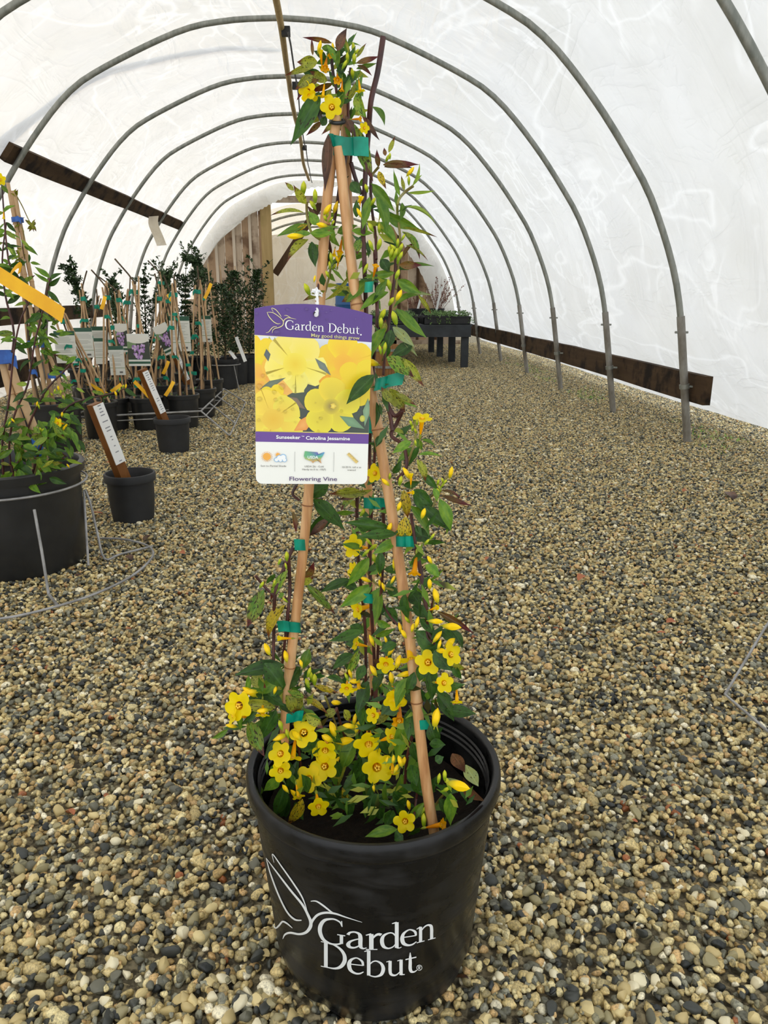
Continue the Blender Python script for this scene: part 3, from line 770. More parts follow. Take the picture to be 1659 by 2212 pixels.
# ---- crops of the photograph used as rulers
def cA(x, y): return 560 + x*.24111, 40 + y*.24111
def cB(x, y): return 520 + x*.32550, 540 + y*.32550
def cC(x, y): return 440 + x*.38577, 1020 + y*.38577
def cD(x, y): return 440 + x*.40989, 1480 + y*.40989
CS = dict(A=.24111, B=.3255, C=.38577, D=.40989); CF = dict(A=cA, B=cB, C=cC, D=cD)
def depth(px, py):
    t_ = min(max((py - 300)/1300, 0), 1)
    yl = .727 - .012*t_; yc = .752; yr = .727 - .058*t_
    xl_ = 732 - .092*(py - 300); xr_ = 738 + .139*(py - 330)
    u = min(max((px - xl_)/max(xr_ - xl_, 30), -.2), 1.2)
    Y = yl + (yc - yl)*u*2 if u < .5 else yc + (yr - yc)*(u - .5)*2
    if py < 420: Y = .727
    if py > 1480: Y = min(Y, atZ(px, py, .215).y - .012)
    return Y

# ---- leaf meshes
def leaf_mesh(name, mat, fold, droop, twist, seg=8, wpow=(.85, 1.3), wave=0.0):
    mb = MB(); vs = []
    pk = (wpow[0]/(wpow[0] + wpow[1])); mx = pk**wpow[0]*(1 - pk)**wpow[1]
    for i in range(seg+1):
        t_ = i/seg; tt = min(max(t_, .012), .997); w = .5*(tt**wpow[0]*(1 - tt)**wpow[1])/mx
        z = droop*(t_ - t_*t_)*1.6 + .02*math.sin(t_*9)*wave; a = twist*(t_ - .4)
        for sx in (-1, -.5, 0, .5, 1):
            x = sx*w; zz = abs(sx)*w*fold*.4 + wave*.03*math.sin(t_*14 + sx*2)
            vs.append((x*math.cos(a) - zz*math.sin(a), t_, z*1.0 + (x*math.sin(a)*.4 + zz*math.cos(a))*.5))
    mb.add(vs, [(5*i + j, 5*i + j + 1, 5*i + j + 6, 5*i + j + 5) for i in range(seg) for j in range(4)])
    return mb.mesh(name, mat)
def leaf_mat(name, c1, c2, tip, tipat=.78, spot=.0, rib=.35, trans=.35):
    t = NT(name); g = t.add('ShaderNodeTexCoord'); sep = t.add('ShaderNodeSeparateXYZ'); t.L(g.outputs['Object'], sep.inputs[0])
    oi = t.add('ShaderNodeObjectInfo')
    vo = t.add('ShaderNodeVectorMath', operation='ADD'); cmb = t.add('ShaderNodeCombineXYZ'); t.L(oi.outputs['Random'], cmb.inputs[0])
    mulr = t.add('ShaderNodeVectorMath', operation='SCALE'); t.L(cmb.outputs[0], mulr.inputs[0]); mulr.inputs['Scale'].default_value = 37
    t.L(g.outputs['Object'], vo.inputs[0]); t.L(mulr.outputs[0], vo.inputs[1])
    n1 = t.noise(vo.outputs[0], 3.5, 3, .6)
    c = t.mix(t.ramp(n1, [(.35, (0, 0, 0)), (.68, (1, 1, 1))]), c1, c2)
    hv = t.add('ShaderNodeHueSaturation'); t.L(c, hv.inputs['Color']); mr = t.add('ShaderNodeMapRange'); t.L(oi.outputs['Random'], mr.inputs[0]); mr.inputs[3].default_value = .7; mr.inputs[4].default_value = 1.3; t.L(mr.outputs[0], hv.inputs['Value']); c = hv.outputs[0]
    # pale midrib
    ab = t.add('ShaderNodeMath', operation='ABSOLUTE'); t.L(sep.outputs[0], ab.inputs[0])
    c = t.mix(t.ramp(ab.outputs[0], [(.015, (rib,)*3), (.05, (0, 0, 0))]), c, tuple(min(1, x*1.7 + .05) for x in c1))
    # coloured tip
    ta = t.add('ShaderNodeMath', operation='ADD'); t.L(sep.outputs[1], ta.inputs[0]); nsc = t.add('ShaderNodeMath', operation='MULTIPLY'); t.L(n1, nsc.inputs[0]); nsc.inputs[1].default_value = .35; t.L(nsc.outputs[0], ta.inputs[1])
    c = t.mix(t.ramp(ta.outputs[0], [(tipat + .1, (0, 0, 0)), (tipat + .32, (1, 1, 1))]), c, tip)
    if spot:
        n2 = t.noise(vo.outputs[0], 11, 2, .5)
        c = t.mix(t.ramp(n2, [(.66 - spot*.1, (0, 0, 0)), (.70 - spot*.1, (.9,)*3)]), c, hexc('2c1c12'))
    t.base(c)
    t.b.inputs['Roughness'].default_value = .38; t.b.inputs['Specular IOR Level'].default_value = .35
    tl = t.add('ShaderNodeBsdfTranslucent'); t.L(c, tl.inputs[0])
    mx = t.add('ShaderNodeMixShader'); mx.inputs[0].default_value = trans; t.L(t.b.outputs[0], mx.inputs[1]); t.L(tl.outputs[0], mx.inputs[2]); t.L(mx.outputs[0], t.o.inputs[0])
    return t.m
LM = {
 'g': leaf_mat('leaf_green', hexc('4c7820'), hexc('7c9c2e'), hexc('6e6a2a'), .92),
 'd': leaf_mat('leaf_dark', hexc('2a4c1a'), hexc('446a22'), hexc('3a4a20'), .95, .2),
 'o': leaf_mat('leaf_olive', hexc('848e2a'), hexc('a8a838'), hexc('6b3a22'), .74, .7),
 's': leaf_mat('leaf_spotted', hexc('5a8a28'), hexc('949c34'), hexc('5a2a22'), .82, 1.0),
 'r': leaf_mat('leaf_red', hexc('6a5a26'), hexc('7a4a2a'), hexc('5a1f1e'), .55, .4),
 'b': leaf_mat('leaf_brown', hexc('6b4630'), hexc('4c3a24'), hexc('40241a'), .6, .4, .2, .2),
 'y': leaf_mat('leaf_yellow', hexc('c2a417'), hexc('a8a028'), hexc('7a4a1e'), .75, 1.0),
 'l': leaf_mat('leaf_light', hexc('86a637'), hexc('a4b848'), hexc('8a6a30'), .9, .0),
 'p': leaf_mat('leaf_pale', hexc('8a9a6a'), hexc('9aa05a'), hexc('8a7a50'), .9, .1),
}
LEAF = {k: [leaf_mesh('leaf', m, .7, .18, .3), leaf_mesh('leaf', m, .5, -.14, -.5), leaf_mesh('leaf', m, .9, .30, .15), leaf_mesh('leaf', m, .35, .05, .7, wave=.4)] for k, m in LM.items()}
def place_leaf(parent, P0, P1, w, kind, hint, name='leaf'):
    y = P1 - P0; L = y.length; y = y/L
    n = hint - y*hint.dot(y)
    if n.length < 1e-5: n = y.orthogonal()
    n.normalize(); x = y.cross(n)
    o = link(name, R.choice(LEAF[kind]), parent)
    lc = P0 - wloc(parent)
    o.matrix_local = Matrix(((x.x*w, y.x*L, n.x*L, lc.x), (x.y*w, y.y*L, n.y*L, lc.y), (x.z*w, y.z*L, n.z*L, lc.z), (0, 0, 0, 1)))
    return o
def leaf_px(parent, a, b, wpx, kind, Y=None, dz=None, tilt=.55):
    Y0 = depth(*a) if Y is None else Y
    Y0 += R.uniform(-.012, .010)
    if Y is None: b = (a[0] + (b[0] - a[0])*1.14, a[1] + (b[1] - a[1])*1.14); wpx *= 1.02
    P0 = atY(*a, Y0); L = math.hypot(b[0] - a[0], b[1] - a[1])/ppm(P0)
    P1 = atY(*b, Y0 + (R.uniform(-.25, .08)*L if dz is None else dz))
    hint = (CO - P0).normalized() + Vector((R.gauss(0, tilt), R.gauss(0, .2), R.gauss(.35, tilt)))
    return place_leaf(parent, P0, P1, wpx/ppm(P0)*1.18, kind, hint)
LEAVES = {
'A': '''700 290 775 110 75 b;650 220 415 175 35 r;740 265 895 250 30 g;560 260 680 290 50 g;520 390 360 390 90 o;510 410 260 500 50 o;570 530 400 475 80 d;650 350 520 400 55 g;480 510 340 620 70 o;540 550 360 715 80 r;660 580 480 655 60 r;540 660 310 1080 130 d;560 900 350 900 60 o;560 920 435 1035 50 r;760 680 650 880 50 g;750 860 580 1020 50 o;870 400 1050 345 45 r;870 450 1035 405 35 g;880 420 995 505 40 r;870 350 950 235 30 o;800 320 760 190 25 o;830 650 940 650 30 g;870 670 960 900 80 s;920 860 1060 1065 50 b;1010 790 1110 940 90 g;770 870 860 1050 55 b;850 950 1000 1400 120 s;620 1040 590 1490 90 b;700 440 720 280 50 g;610 560 470 480 70 o;720 620 640 520 70 g;780 560 700 470 60 d;640 820 520 800 70 d;800 740 880 560 50 o;600 380 500 300 60 d;680 380 610 250 50 g;820 560 900 470 50 g;560 620 440 600 70 o;700 900 640 780 60 d;620 290 630 380 45 d;480 330 470 190 25 r;1070 1330 1055 1190 40 r;1130 1230 1120 1165 30 r;1160 1200 1210 1070 35 o;1110 1310 1400 1310 60 r;1120 1330 1350 1340 40 b;1070 1370 1130 1510 50 y;1000 1480 1190 1700 85 g;990 1600 930 1860 70 g;1050 1600 1130 1900 90 g;1040 1830 1210 2010 90 g;1130 1750 1400 1870 90 g;1260 1590 1210 1370 45 g;1300 1540 1275 1420 35 o;1330 1560 1550 1545 25 l;1370 1500 1430 1320 35 l;1380 1490 1450 1410 25 l;1310 1690 1550 1825 35 l;1290 1870 1560 1950 25 o;1280 1910 1420 2130 70 s;1310 2030 1490 2157 30 o;1290 2140 1395 2020 40 r;1280 1650 1260 1800 60 g;730 1560 800 1425 60 d;820 1470 900 1560 80 d;870 1780 870 1640 60 d;420 1660 320 1510 80 o;310 1540 240 1475 35 o;400 1740 130 1765 45 o;530 1850 450 1740 80 g;430 1840 190 1940 60 g;430 1850 330 1920 40 y;460 1925 320 1920 50 g;460 1925 640 1920 70 g;440 1980 270 2157 70 o;470 2000 500 2200 80 d;640 2010 530 2120 50 g;700 1920 860 1860 70 g;830 1900 1000 1920 80 g;760 2130 980 2110 50 g;640 1870 670 2000 50 g;500 1780 440 1690 40 b;640 640 600 700 40 o;760 480 700 420 60 d;700 700 760 600 50 d;620 480 540 430 60 g;930 700 860 600 40 g;560 960 600 880 60 d;900 1500 960 1420 40 g;950 1750 1000 1680 40 g;820 2000 800 2120 60 d;900 1980 880 2100 70 s''',
'B': '''560 330 720 155 35 o;620 250 780 270 35 o;560 270 430 330 35 o;720 110 740 250 55 s;700 60 850 20 35 g;860 190 720 330 90 g;980 280 810 390 60 g;1020 150 840 180 45 g;930 60 980 140 60 d;1050 100 1185 100 45 r;1060 120 1260 110 30 g;1040 200 1180 280 60 g;1060 260 1250 295 25 p;1180 300 1255 410 25 o;1180 300 1030 380 60 g;1030 390 1210 560 65 g;960 520 880 690 70 g;1000 530 970 650 60 d;1010 510 1140 630 55 p;1060 560 1160 690 30 p;1140 620 1010 700 70 d;970 710 1130 830 95 s;1080 720 1200 885 55 o;930 880 950 990 55 p;990 920 1080 1060 80 o;1030 950 1150 1020 35 o;900 1010 890 1160 40 d;1130 1270 1020 1340 50 g;1140 1310 1050 1400 45 g;1185 1300 1100 1440 40 d;1180 1360 1320 1370 30 g;1170 1390 1220 1520 50 o;1170 1250 1200 1320 40 g;1200 1260 1280 1300 30 g;930 1230 900 1300 40 d;900 1410 970 1480 45 d;840 1560 960 1490 40 d;870 1590 610 1610 45 o;780 1600 660 1650 40 b;1200 1480 1300 1580 45 d;1330 1600 1450 1650 25 r;1280 1580 1300 1660 40 g;580 1555 445 1640 90 d;1150 1590 1250 1680 80 d;900 300 960 210 50 g;930 560 960 470 40 o;760 300 680 340 50 o;700 310 820 350 45 d;880 1180 900 1080 40 d;1000 1010 940 920 50 o;890 1340 960 1250 45 d;1010 1480 1060 1400 40 d;1080 1560 1180 1540 50 d;990 640 940 730 40 d''',
'C': '''615 150 770 305 80 d;740 220 590 350 60 d;700 260 600 350 40 b;740 225 840 225 30 g;610 230 580 350 50 p;500 220 515 330 25 r;555 590 610 510 50 r;550 630 610 590 35 o;575 630 720 780 45 s;470 550 385 700 45 s;400 570 355 620 45 d;335 660 255 845 75 s;455 745 375 910 70 y;450 680 420 700 30 g;870 100 720 120 40 o;870 110 780 205 60 s;1050 320 815 285 50 d;1080 345 890 360 60 d;890 425 785 405 35 g;925 480 815 620 65 g;820 600 670 665 45 d;860 650 780 630 50 d;945 630 785 740 65 g;985 660 960 840 65 g;1080 380 960 450 50 g;990 440 985 560 45 d;1010 545 1140 545 45 d;1170 110 1290 210 90 d;1230 190 1360 310 60 d;1160 190 1250 340 75 g;1150 330 1270 370 70 d;1320 150 1375 310 60 g;1330 130 1480 180 30 r;1250 390 1345 395 40 d;1240 520 1310 580 55 g;1170 490 1240 500 40 g;1120 100 1140 240 50 y;1130 250 1130 380 70 y;1130 680 1145 810 60 d;1160 670 1210 740 70 d;1170 750 1260 810 60 d;1310 780 1490 890 35 r;1190 890 1340 1010 90 d;1330 880 1410 950 50 d;890 890 720 940 60 d;870 950 800 960 50 d;1020 760 1080 830 60 d;970 830 1040 860 40 g;840 1020 735 1095 60 d;870 990 800 1130 40 s;950 1050 1100 1115 50 b;960 920 1060 880 35 g;1290 1000 1380 1100 80 d;1230 1070 1210 1160 60 d;1260 1110 1275 1260 70 d;1150 1150 1085 1300 70 g;1390 1040 1470 1100 50 o;1300 1230 1380 1348 70 d;1330 1210 1450 1190 45 d;690 1150 780 1190 45 d;620 1195 740 1230 30 y;920 1170 870 1330 70 d;950 1230 1010 1190 50 d;450 1080 205 1130 70 d;340 1070 430 1190 90 d;420 1160 310 1230 60 g;540 1090 480 1210 90 d;590 990 560 1090 50 g;270 1140 340 1200 60 o;250 1140 245 1250 30 g;420 1250 250 1280 80 d;400 1320 200 1290 60 o;440 1170 430 1300 50 o;460 1250 500 1340 60 o;470 1225 570 1260 40 s;540 1240 530 1340 50 o;560 1260 680 1345 35 y;1000 950 1040 1050 60 d;1080 960 1000 1000 50 d;900 1080 860 1160 50 d;1010 1130 960 1220 60 d;1110 1210 1180 1290 60 d;1060 1280 1000 1350 60 d;820 860 900 900 50 d;1180 1120 1140 1230 50 d;480 1180 400 1120 60 d;360 1240 440 1300 60 d;1380 880 1440 980 45 d;1030 640 1090 700 45 d;930 320 860 300 40 d;1210 820 1290 900 50 d;1400 1080 1440 1150 40 d;1230 440 1160 520 40 d''',
'D': '''235 190 310 355 70 s;165 120 190 230 35 g;130 230 50 275 25 g;380 130 300 280 70 d;280 120 200 200 35 d;400 490 325 550 55 g;490 400 450 560 50 d;430 520 380 670 60 d;450 580 420 700 50 d;520 600 450 720 60 y;800 290 740 430 70 g;760 380 700 540 50 o;830 380 790 470 60 d;830 480 740 550 60 d;880 490 850 590 60 d;660 520 690 620 70 d;940 580 930 700 60 d;960 510 990 630 30 g;1040 470 1040 690 75 g;730 540 730 660 40 y;940 250 1000 370 80 d;1060 170 1020 380 70 g;1095 120 1080 270 60 d;1240 20 1310 170 60 d;1280 130 1420 150 60 d;1190 310 1265 315 50 d;1270 490 1400 550 35 p;1300 570 1300 720 60 g;1240 600 1290 680 50 d;1160 620 1080 720 40 g;1020 760 870 795 50 g;1050 790 1010 815 60 d;1140 750 1080 790 50 d;1380 420 1440 520 60 p;1470 610 1380 500 90 b;1310 360 1370 450 60 b;830 60 830 200 55 d;740 130 770 190 40 o;900 200 990 130 45 o;540 150 620 220 50 o;640 160 700 130 40 o;790 590 770 690 60 d;850 600 880 680 60 d;1220 400 1260 380 40 d;1130 450 1150 570 70 d;560 560 520 480 60 d;600 560 640 640 60 d;720 480 680 400 60 d;620 300 560 360 60 d;520 350 560 280 50 d;350 340 420 300 50 d;900 640 850 720 50 d;1000 660 960 740 50 d;700 600 650 560 50 d;1090 420 1120 520 60 d;860 240 900 180 50 d;740 250 820 240 50 o;640 240 720 300 60 d;560 420 600 500 60 d;800 520 840 440 60 d;1190 200 1230 300 60 d;1100 300 1140 400 50 d;380 300 330 380 50 d;1200 560 1240 480 40 d;1000 560 1060 620 50 d;480 620 520 700 50 d'''}
nl = 0
for c, txt in LEAVES.items():
    for it in txt.split(';'):
        q = it.split(); x0, y0, x1, y1, w = map(float, q[:5])
        leaf_px(hero, CF[c](x0, y0), CF[c](x1, y1), w*CS[c], q[5]); nl += 1
# the leaf that hangs in front of the tag
leaf_px(hero, cB(885, 830), cB(700, 1025), 85*CS['B'], 'd', Y=.652, dz=-.004, tilt=.1)

# small leaves crowding the stems, too many to pick apart
fil = {k: MB() for k in 'dgos'}
def filler(px, py, L, w, k):
    Y0 = depth(px, py) + R.uniform(-.006, .022); P = atY(px, py, Y0); a = R.uniform(0, 6.28)
    y = (_r*math.cos(a) + Vector((0, R.uniform(-.4, .4), math.sin(a)))).normalized()
    h = (CO - P).normalized() + Vector((R.gauss(0, .6), 0, R.gauss(.4, .6))); n = (h - y*h.dot(y)).normalized(); x = y.cross(n); l = L/ppm(P); ww = w/ppm(P)
    fil[k].add([P, P + y*l*.45 - x*ww/2 + n*l*.06, P + y*l*.5 + n*l*.03, P + y*l*.45 + x*ww/2 + n*l*.06, P + y*l], [(0, 2, 1), (0, 3, 2), (1, 2, 4), (2, 3, 4)])
for (x0, y0, x1, y1, sp_, cnt_) in ((730, 100, 735, 275, 40, 40), (790, 440, 830, 700, 34, 34), (690, 440, 720, 640, 26, 22), (835, 700, 850, 1000, 26, 16), (800, 1050, 800, 1480, 34, 44), (880, 1080, 930, 1540, 42, 54), (600, 1430, 625, 1570, 60, 60), (620, 1570, 880, 1730, 70, 150), (790, 1480, 880, 1640, 60, 60), (960, 1690, 990, 1760, 24, 14), (700, 1700, 860, 1770, 40, 40), (900, 1240, 950, 1540, 40, 40)):
    for _ in range(cnt_):
        f_ = R.random(); filler(x0 + (x1 - x0)*f_ + R.gauss(0, sp_*.6), y0 + (y1 - y0)*R.random(), R.uniform(28, 58), R.uniform(9, 17), R.choice('ddddgggos'))
for k, m_ in fil.items():
    o = build('small_leaves', m_, LM[k], hero); o['kind'] = 'stuff'

# ---- canes, with a swelling at each node
t = NT('bamboo'); co = t.coord('Object'); n1 = t.noise(t.coord('Object', (60, 60, 6)), 1.5, 4, .6)
t.base(t.ramp(n1, [(.25, hexc('9a6234')), (.5, hexc('c89662')), (.75, hexc('dcb88a'))])); M['bamboo'] = t.done(.45)
M['bamboo2'] = mat_noise('bamboo_far', hexc('a98660'), hexc('cfae84'), 6, .6)
M['cane_node'] = mat_noise('cane_node', hexc('7a4a26'), hexc('a87446'), 30, .6)
def cane(parent, P0, P1, r0, r1, nodes, mat=None, name='cane'):
    P0, P1 = Vector(P0), Vector(P1); pts = []; rr = []; nd = MB()
    ts = sorted(set([k/24 for k in range(25)] + [n + d for n in nodes for d in (-.008, 0, .006)]))
    for t_ in ts:
        bend = Vector((.003*math.sin(t_*7 + r0*900), 0, 0))*min(1, 4*t_*(1 - t_)*2)
        pts.append(P0.lerp(P1, t_) + bend); b = max([math.exp(-((t_ - n)/.006)**2) for n in nodes] + [0])
        rr.append((r0 + (r1 - r0)*t_)*(1 + .16*b))
    o = build(name, MB().tube(pts, rr, 12), mat or M['bamboo'], parent)
    for n in nodes:
        i = ts.index(n); d = (pts[min(i+1, len(pts)-1)] - pts[i-1]).normalized()
        nd.tube([pts[i] - d*.0006, pts[i] + d*.0006], rr[i]*1.06, 12, cap=True)
    if nodes: build('node_ring', nd, M['cane_node'], o)
    return o
canes = []
canes.append(cane(hero, atY(612, 1640, .715), atY(731, 215, .727), .0052, .0045, [.17, .44, .70, .842]))
canes.append(cane(hero, atY(938, 1800, .655), atY(731, 318, .722), .0056, .0046, [.22, .385, .63, .80]))
canes.append(cane(hero, atY(815, 1560, .835), atY(744, 190, .736), .005, .0044, [.2, .5, .78]))
build('apex_ring', MB().tube([atY(729 + 15*math.cos(a), 262 + 4*math.sin(a), .727 - .009*math.sin(a)) for a in np.linspace(0, math.tau, 24)[:-1]], .0017, 8, closed=True).tube([atY(694, 236, .722), atY(690, 250, .72), atY(696, 262, .72), atY(706, 262, .72)], .0020, 8), M['black_plastic'], hero)

# ---- woody stems
M['stem'] = mat_noise('vine_stem', hexc('2e1414'), hexc('54281f'), 40, .5)
M['stem_green'] = mat_noise('young_stem', hexc('6d5a2c'), hexc('8a8a3c'), 30, .5)
STEMS = '''A 820 440 800 640 800 900 842 960 820 1290|1.4;A 1110 160 1060 480 1000 740 980 1000 960 1250 940 1600 930 1900 940 2157 950 2420 962 2760|2.9;A 770 1230 740 1420 700 1650|2.4;A 820 1290 860 1430 915 1570|2.2;A 700 1240 720 1450 690 1700 660 1900|1.8;A 1000 1430 1000 1600 1015 1750 1042 1950 1050 2157|1.5;A 1380 1500 1300 1560 1245 1640 1240 1760 1262 1960 1240 2060|1.3g;A 1070 1330 1020 1390 1000 1440|1.2g;A 425 1640 430 1780 470 1920 560 1990|1.3g;A 620 1990 640 2100 600 2190|1.6;A 640 300 660 480 690 640 700 760|1.5;
B 890 0 900 240 905 480 880 760 885 1000 895 1200 885 1420|2.0;B 1030 0 1025 150 1000 330 985 470 960 650 945 830|1.7;B 1050 20 1045 120 1030 260|1.2g;B 960 990 1020 1100 1070 1070 1035 1150 1000 1230 1080 1300 1100 1440 1040 1520|2.2;B 960 1000 990 1090 1005 1200|2.4;B 1150 1110 1160 1250 1140 1320 1100 1440|1.1g;B 1390 1480 1330 1560 1300 1600 1260 1640|1.0g;B 370 1560 345 1620 390 1660|1.6;B 860 1180 855 1400 880 1560|2.0;B 560 100 520 220 500 300|1.3;B 600 60 590 160 560 280|1.2g;
C 500 420 440 560 400 680 392 900 390 1070|2.2;C 475 480 482 640 470 800 440 1070|2.0;C 470 780 475 950 478 1150|2.0;C 290 580 340 640 392 690|1.6;C 590 150 578 270 560 420|1.5;C 860 90 858 300 868 520 905 900 905 1330|2.2;C 940 170 930 420 935 700 955 1050 960 1330|2.4;C 1005 200 1008 380 1000 560 975 1000 965 1330|2.0;C 1190 430 1215 560 1245 760 1255 880|2.6;C 1290 700 1250 900 1290 960|1.3;C 1130 920 1140 1010 1165 1130 1200 1340|2.2;C 1280 200 1310 130 1330 100|1.1g;C 1160 230 1190 430|1.8;C 880 500 960 620 1060 660|1.3g;C 985 700 1040 800 1110 880|1.3;C 1250 880 1320 1000 1390 1040|1.3;
D 1100 0 1130 120 1075 370 1060 520|2.2;D 890 20 885 120 870 260 880 420|1.8;D 420 60 470 180 500 330 520 520|1.8;D 480 100 330 110 210 150 160 110|1.3g;D 700 120 740 260 820 420 880 600|1.6;D 1140 460 1120 600 1100 760|1.4;D 640 60 690 190 720 300|1.3g;D 1280 560 1230 620 1190 720|1.2g'''
for it in STEMS.replace('\n', '').split(';'):
    it = it.strip()
    if not it: continue
    a, w = it.split('|'); q = a.split(); c = q[0]; n_ = list(map(float, q[1:])); gr_ = w.endswith('g'); w = float(w.rstrip('g'))
    pts = []
    for k in range(0, len(n_), 2):
        px, py = CF[c](n_[k], n_[k+1]); pts.append(atY(px, py, depth(px, py) + .006 + .004*math.sin(k*1.3)))
    pts = crom(pts, 5)
    build('vine_stem', MB().tube(pts, [w*.00080*(1 - .25*k/len(pts)) + .0003 for k in range(len(pts))], 7), M['stem_green' if gr_ else 'stem'], hero)

# ---- flowers
def flower_mesh(name, mat, seed, open_=1.0):
    r = random.Random(seed); n = 45; vs = []; prof = [(.04, -1.05), (.07, -.85), (.10, -.58), (.125, -.34), (.135, -.17), (.15, -.075)]
    mb = MB(); ph = [r.uniform(-.05, .05) for _ in range(5)]
    for (rr, z) in prof:
        for k in range(n): a = k*math.tau/n; vs.append((rr*math.cos(a), rr*math.sin(a), z))
    for f in (.2, .4, .6, .8, 1.0):
        for k in range(n):
            a = k*math.tau/n; lobe = abs(math.cos(2.5*a)); i5 = int((a + math.pi/5)/(math.tau/5)) % 5
            Rm = .53*(.52 + .48*lobe**.5)*(1 + ph[i5])
            rr = .15 + (Rm*open_ - .15)*f if open_ > .6 else .15 + .10*f
            z = -.075 + .14*f - .12*f*f*(1.6 - open_)*.0 - .07*f*f*(1 + ph[i5]*6) + .03*math.sin(a*5 + i5)*f*f + (1 - open_)*.35*f
            vs.append((rr*math.cos(a), rr*math.sin(a), z))
    m = len(prof) + 5
    return mb.add(vs, [(i*n + k, i*n + (k+1) % n, (i+1)*n + (k+1) % n, (i+1)*n + k) for i in range(m-1) for k in range(n)]).mesh(name, mat)
def flower_mat(name, c1, c2, throat):
    t = NT(name); g = t.add('ShaderNodeTexCoord'); ln = t.add('ShaderNodeSeparateXYZ'); t.L(g.outputs['Object'], ln.inputs[0])
    xy = t.add('ShaderNodeCombineXYZ'); t.L(ln.outputs[0], xy.inputs[0]); t.L(ln.outputs[1], xy.inputs[1]); le = t.add('ShaderNodeVectorMath', operation='LENGTH'); t.L(xy.outputs[0], le.inputs[0])
    n1 = t.noise(g.outputs['Object'], 4, 3)
    c = t.mix(n1, c1, c2)
    c = t.mix(t.ramp(le.outputs['Value'], [(.10, (1, 1, 1)), (.17, (0, 0, 0))]), c, throat)
    t.base(c); t.b.inputs['Roughness'].default_value = .45; t.b.inputs['Specular IOR Level'].default_value = .25
    tl = t.add('ShaderNodeBsdfTranslucent'); t.L(c, tl.inputs[0]); mx = t.add('ShaderNodeMixShader'); mx.inputs[0].default_value = .45
    t.L(t.b.outputs[0], mx.inputs[1]); t.L(tl.outputs[0], mx.inputs[2]); t.L(mx.outputs[0], t.o.inputs[0]); return t.m
M['fl'] = flower_mat('petal_yellow', hexc('ffec14'), hexc('ffdf00'), hexc('ffc000'))
M['fl2'] = flower_mat('petal_orange', hexc('fcc004'), hexc('f2a800'), hexc('e09000'))
FLM = [flower_mesh('flower', M['fl'], k) for k in range(4)]; FLC = [flower_mesh('flower', M['fl'], 20 + k, .4) for k in range(2)]; FLO = [flower_mesh('flower', M['fl2'], 30 + k, .7) for k in range(2)]
M['calyx'] = mat_noise('calyx', hexc('6f7f1e'), hexc('94982c'), 20, .6)
calyx_me = MB().lathe([(0, -1.32), (.05, -1.30), (.075, -1.2), (.078, -1.08), (.05, -1.0)], 8).tube([(0, 0, -1.3), (.02, 0, -1.6)], .018, 5).mesh('calyx', M['calyx'])
st_mb = MB()
for k in range(5): a = k*math.tau/5; st_mb.tube([(.03*math.cos(a), .03*math.sin(a), -.5), (.07*math.cos(a), .07*math.sin(a), -.12), (.06*math.cos(a), .06*math.sin(a), .0)], [.016, .02, .034], 5)
M['anther'] = mat_noise('anther', hexc('f0b820'), hexc('ffd84a'), 20, .6)
stamen_me = st_mb.mesh('stamens', M['anther'])
DIRS = {'F': (0, 0, 1), 'D': (0, -1, .25), 'L': (-1, .1, .45), 'R': (1, .15, .45), 'U': (.1, 1, .5), 'd': (-.1, -.55, .8), 'l': (-.5, .05, .85), 'r': (.5, .1, .85), 'B': (.5, .4, -.3)}
def place_flower(parent, px, py, dpx, dr, Y=None, kind='f'):
    Y0 = (depth(px, py) if Y is None else Y) - .012
    P = atY(px, py, Y0); s = dpx/ppm(P)
    v = (CO - P).normalized(); rt = _r - v*_r.dot(v); rt.normalize(); up = v.cross(rt)
    d = DIRS[dr]; ax = (rt*(d[0] + R.gauss(0, .12)) + up*(d[1] + R.gauss(0, .12)) + v*d[2]).normalized()
    x = ax.orthogonal().normalized(); x = Matrix.Rotation(R.uniform(0, 6.28), 3, ax) @ x; y = ax.cross(x)
    me = R.choice({'f': FLM, 'c': FLC, 'o': FLO}[kind])
    o = link('flower', me, parent); lc = P - wloc(parent)
    o.matrix_local = Matrix(((x.x*s, y.x*s, ax.x*s, lc.x), (x.y*s, y.y*s, ax.y*s, lc.y), (x.z*s, y.z*s, ax.z*s, lc.z), (0, 0, 0, 1)))
    link('calyx', calyx_me, o); link('stamens', stamen_me, o)
    return o
FLOWERS = '''D 527 250 135 F;D 400 360 115 l;D 470 385 90 D;D 640 350 115 d;D 635 430 130 F;D 405 455 105 d;D 555 495 125 F;D 500 590 60 D;D 605 645 100 d;D 870 320 140 d;D 915 437 150 F;D 995 270 90 r;D 995 465 70 D;D 1060 720 105 d;D 1255 735 85 Ro;D 180 110 140 l;D 310 160 70 D;D 1030 190 105 do;D 1010 80 115 d;D 1335 90 65 D;D 150 160 80 L;D 890 160 80 l;
C 1255 1065 128 F;C 1160 1050 115 D;C 835 415 118 l;C 830 550 90 L;C 855 770 105 L;C 1390 1020 115 r;C 870 1215 75 D;C 800 1215 75 d;C 1020 1080 95 d;C 1180 560 95 Do;C 1350 1180 100 r;C 1080 1270 100 d;C 850 960 70 L;C 430 930 60 Lc;C 1300 760 55 rc;
B 1205 1110 115 U;B 885 1480 115 l;B 1130 1500 60 Uc;B 655 35 70 Uc;B 855 1050 50 Lo;B 895 110 70 Uo;B 1135 1610 50 rc;
A 650 790 175 F;A 640 330 70 do;A 740 640 70 Do;A 590 440 110 do;A 700 550 100 do;A 430 650 150 l;A 450 700 130 d;A 570 700 90 D;A 905 650 80 D;A 550 310 90 Uc;A 725 2080 90 Do;A 905 1610 70 Uc;A 945 980 90 r;A 670 2110 70 dc;A 900 900 70 Ro'''
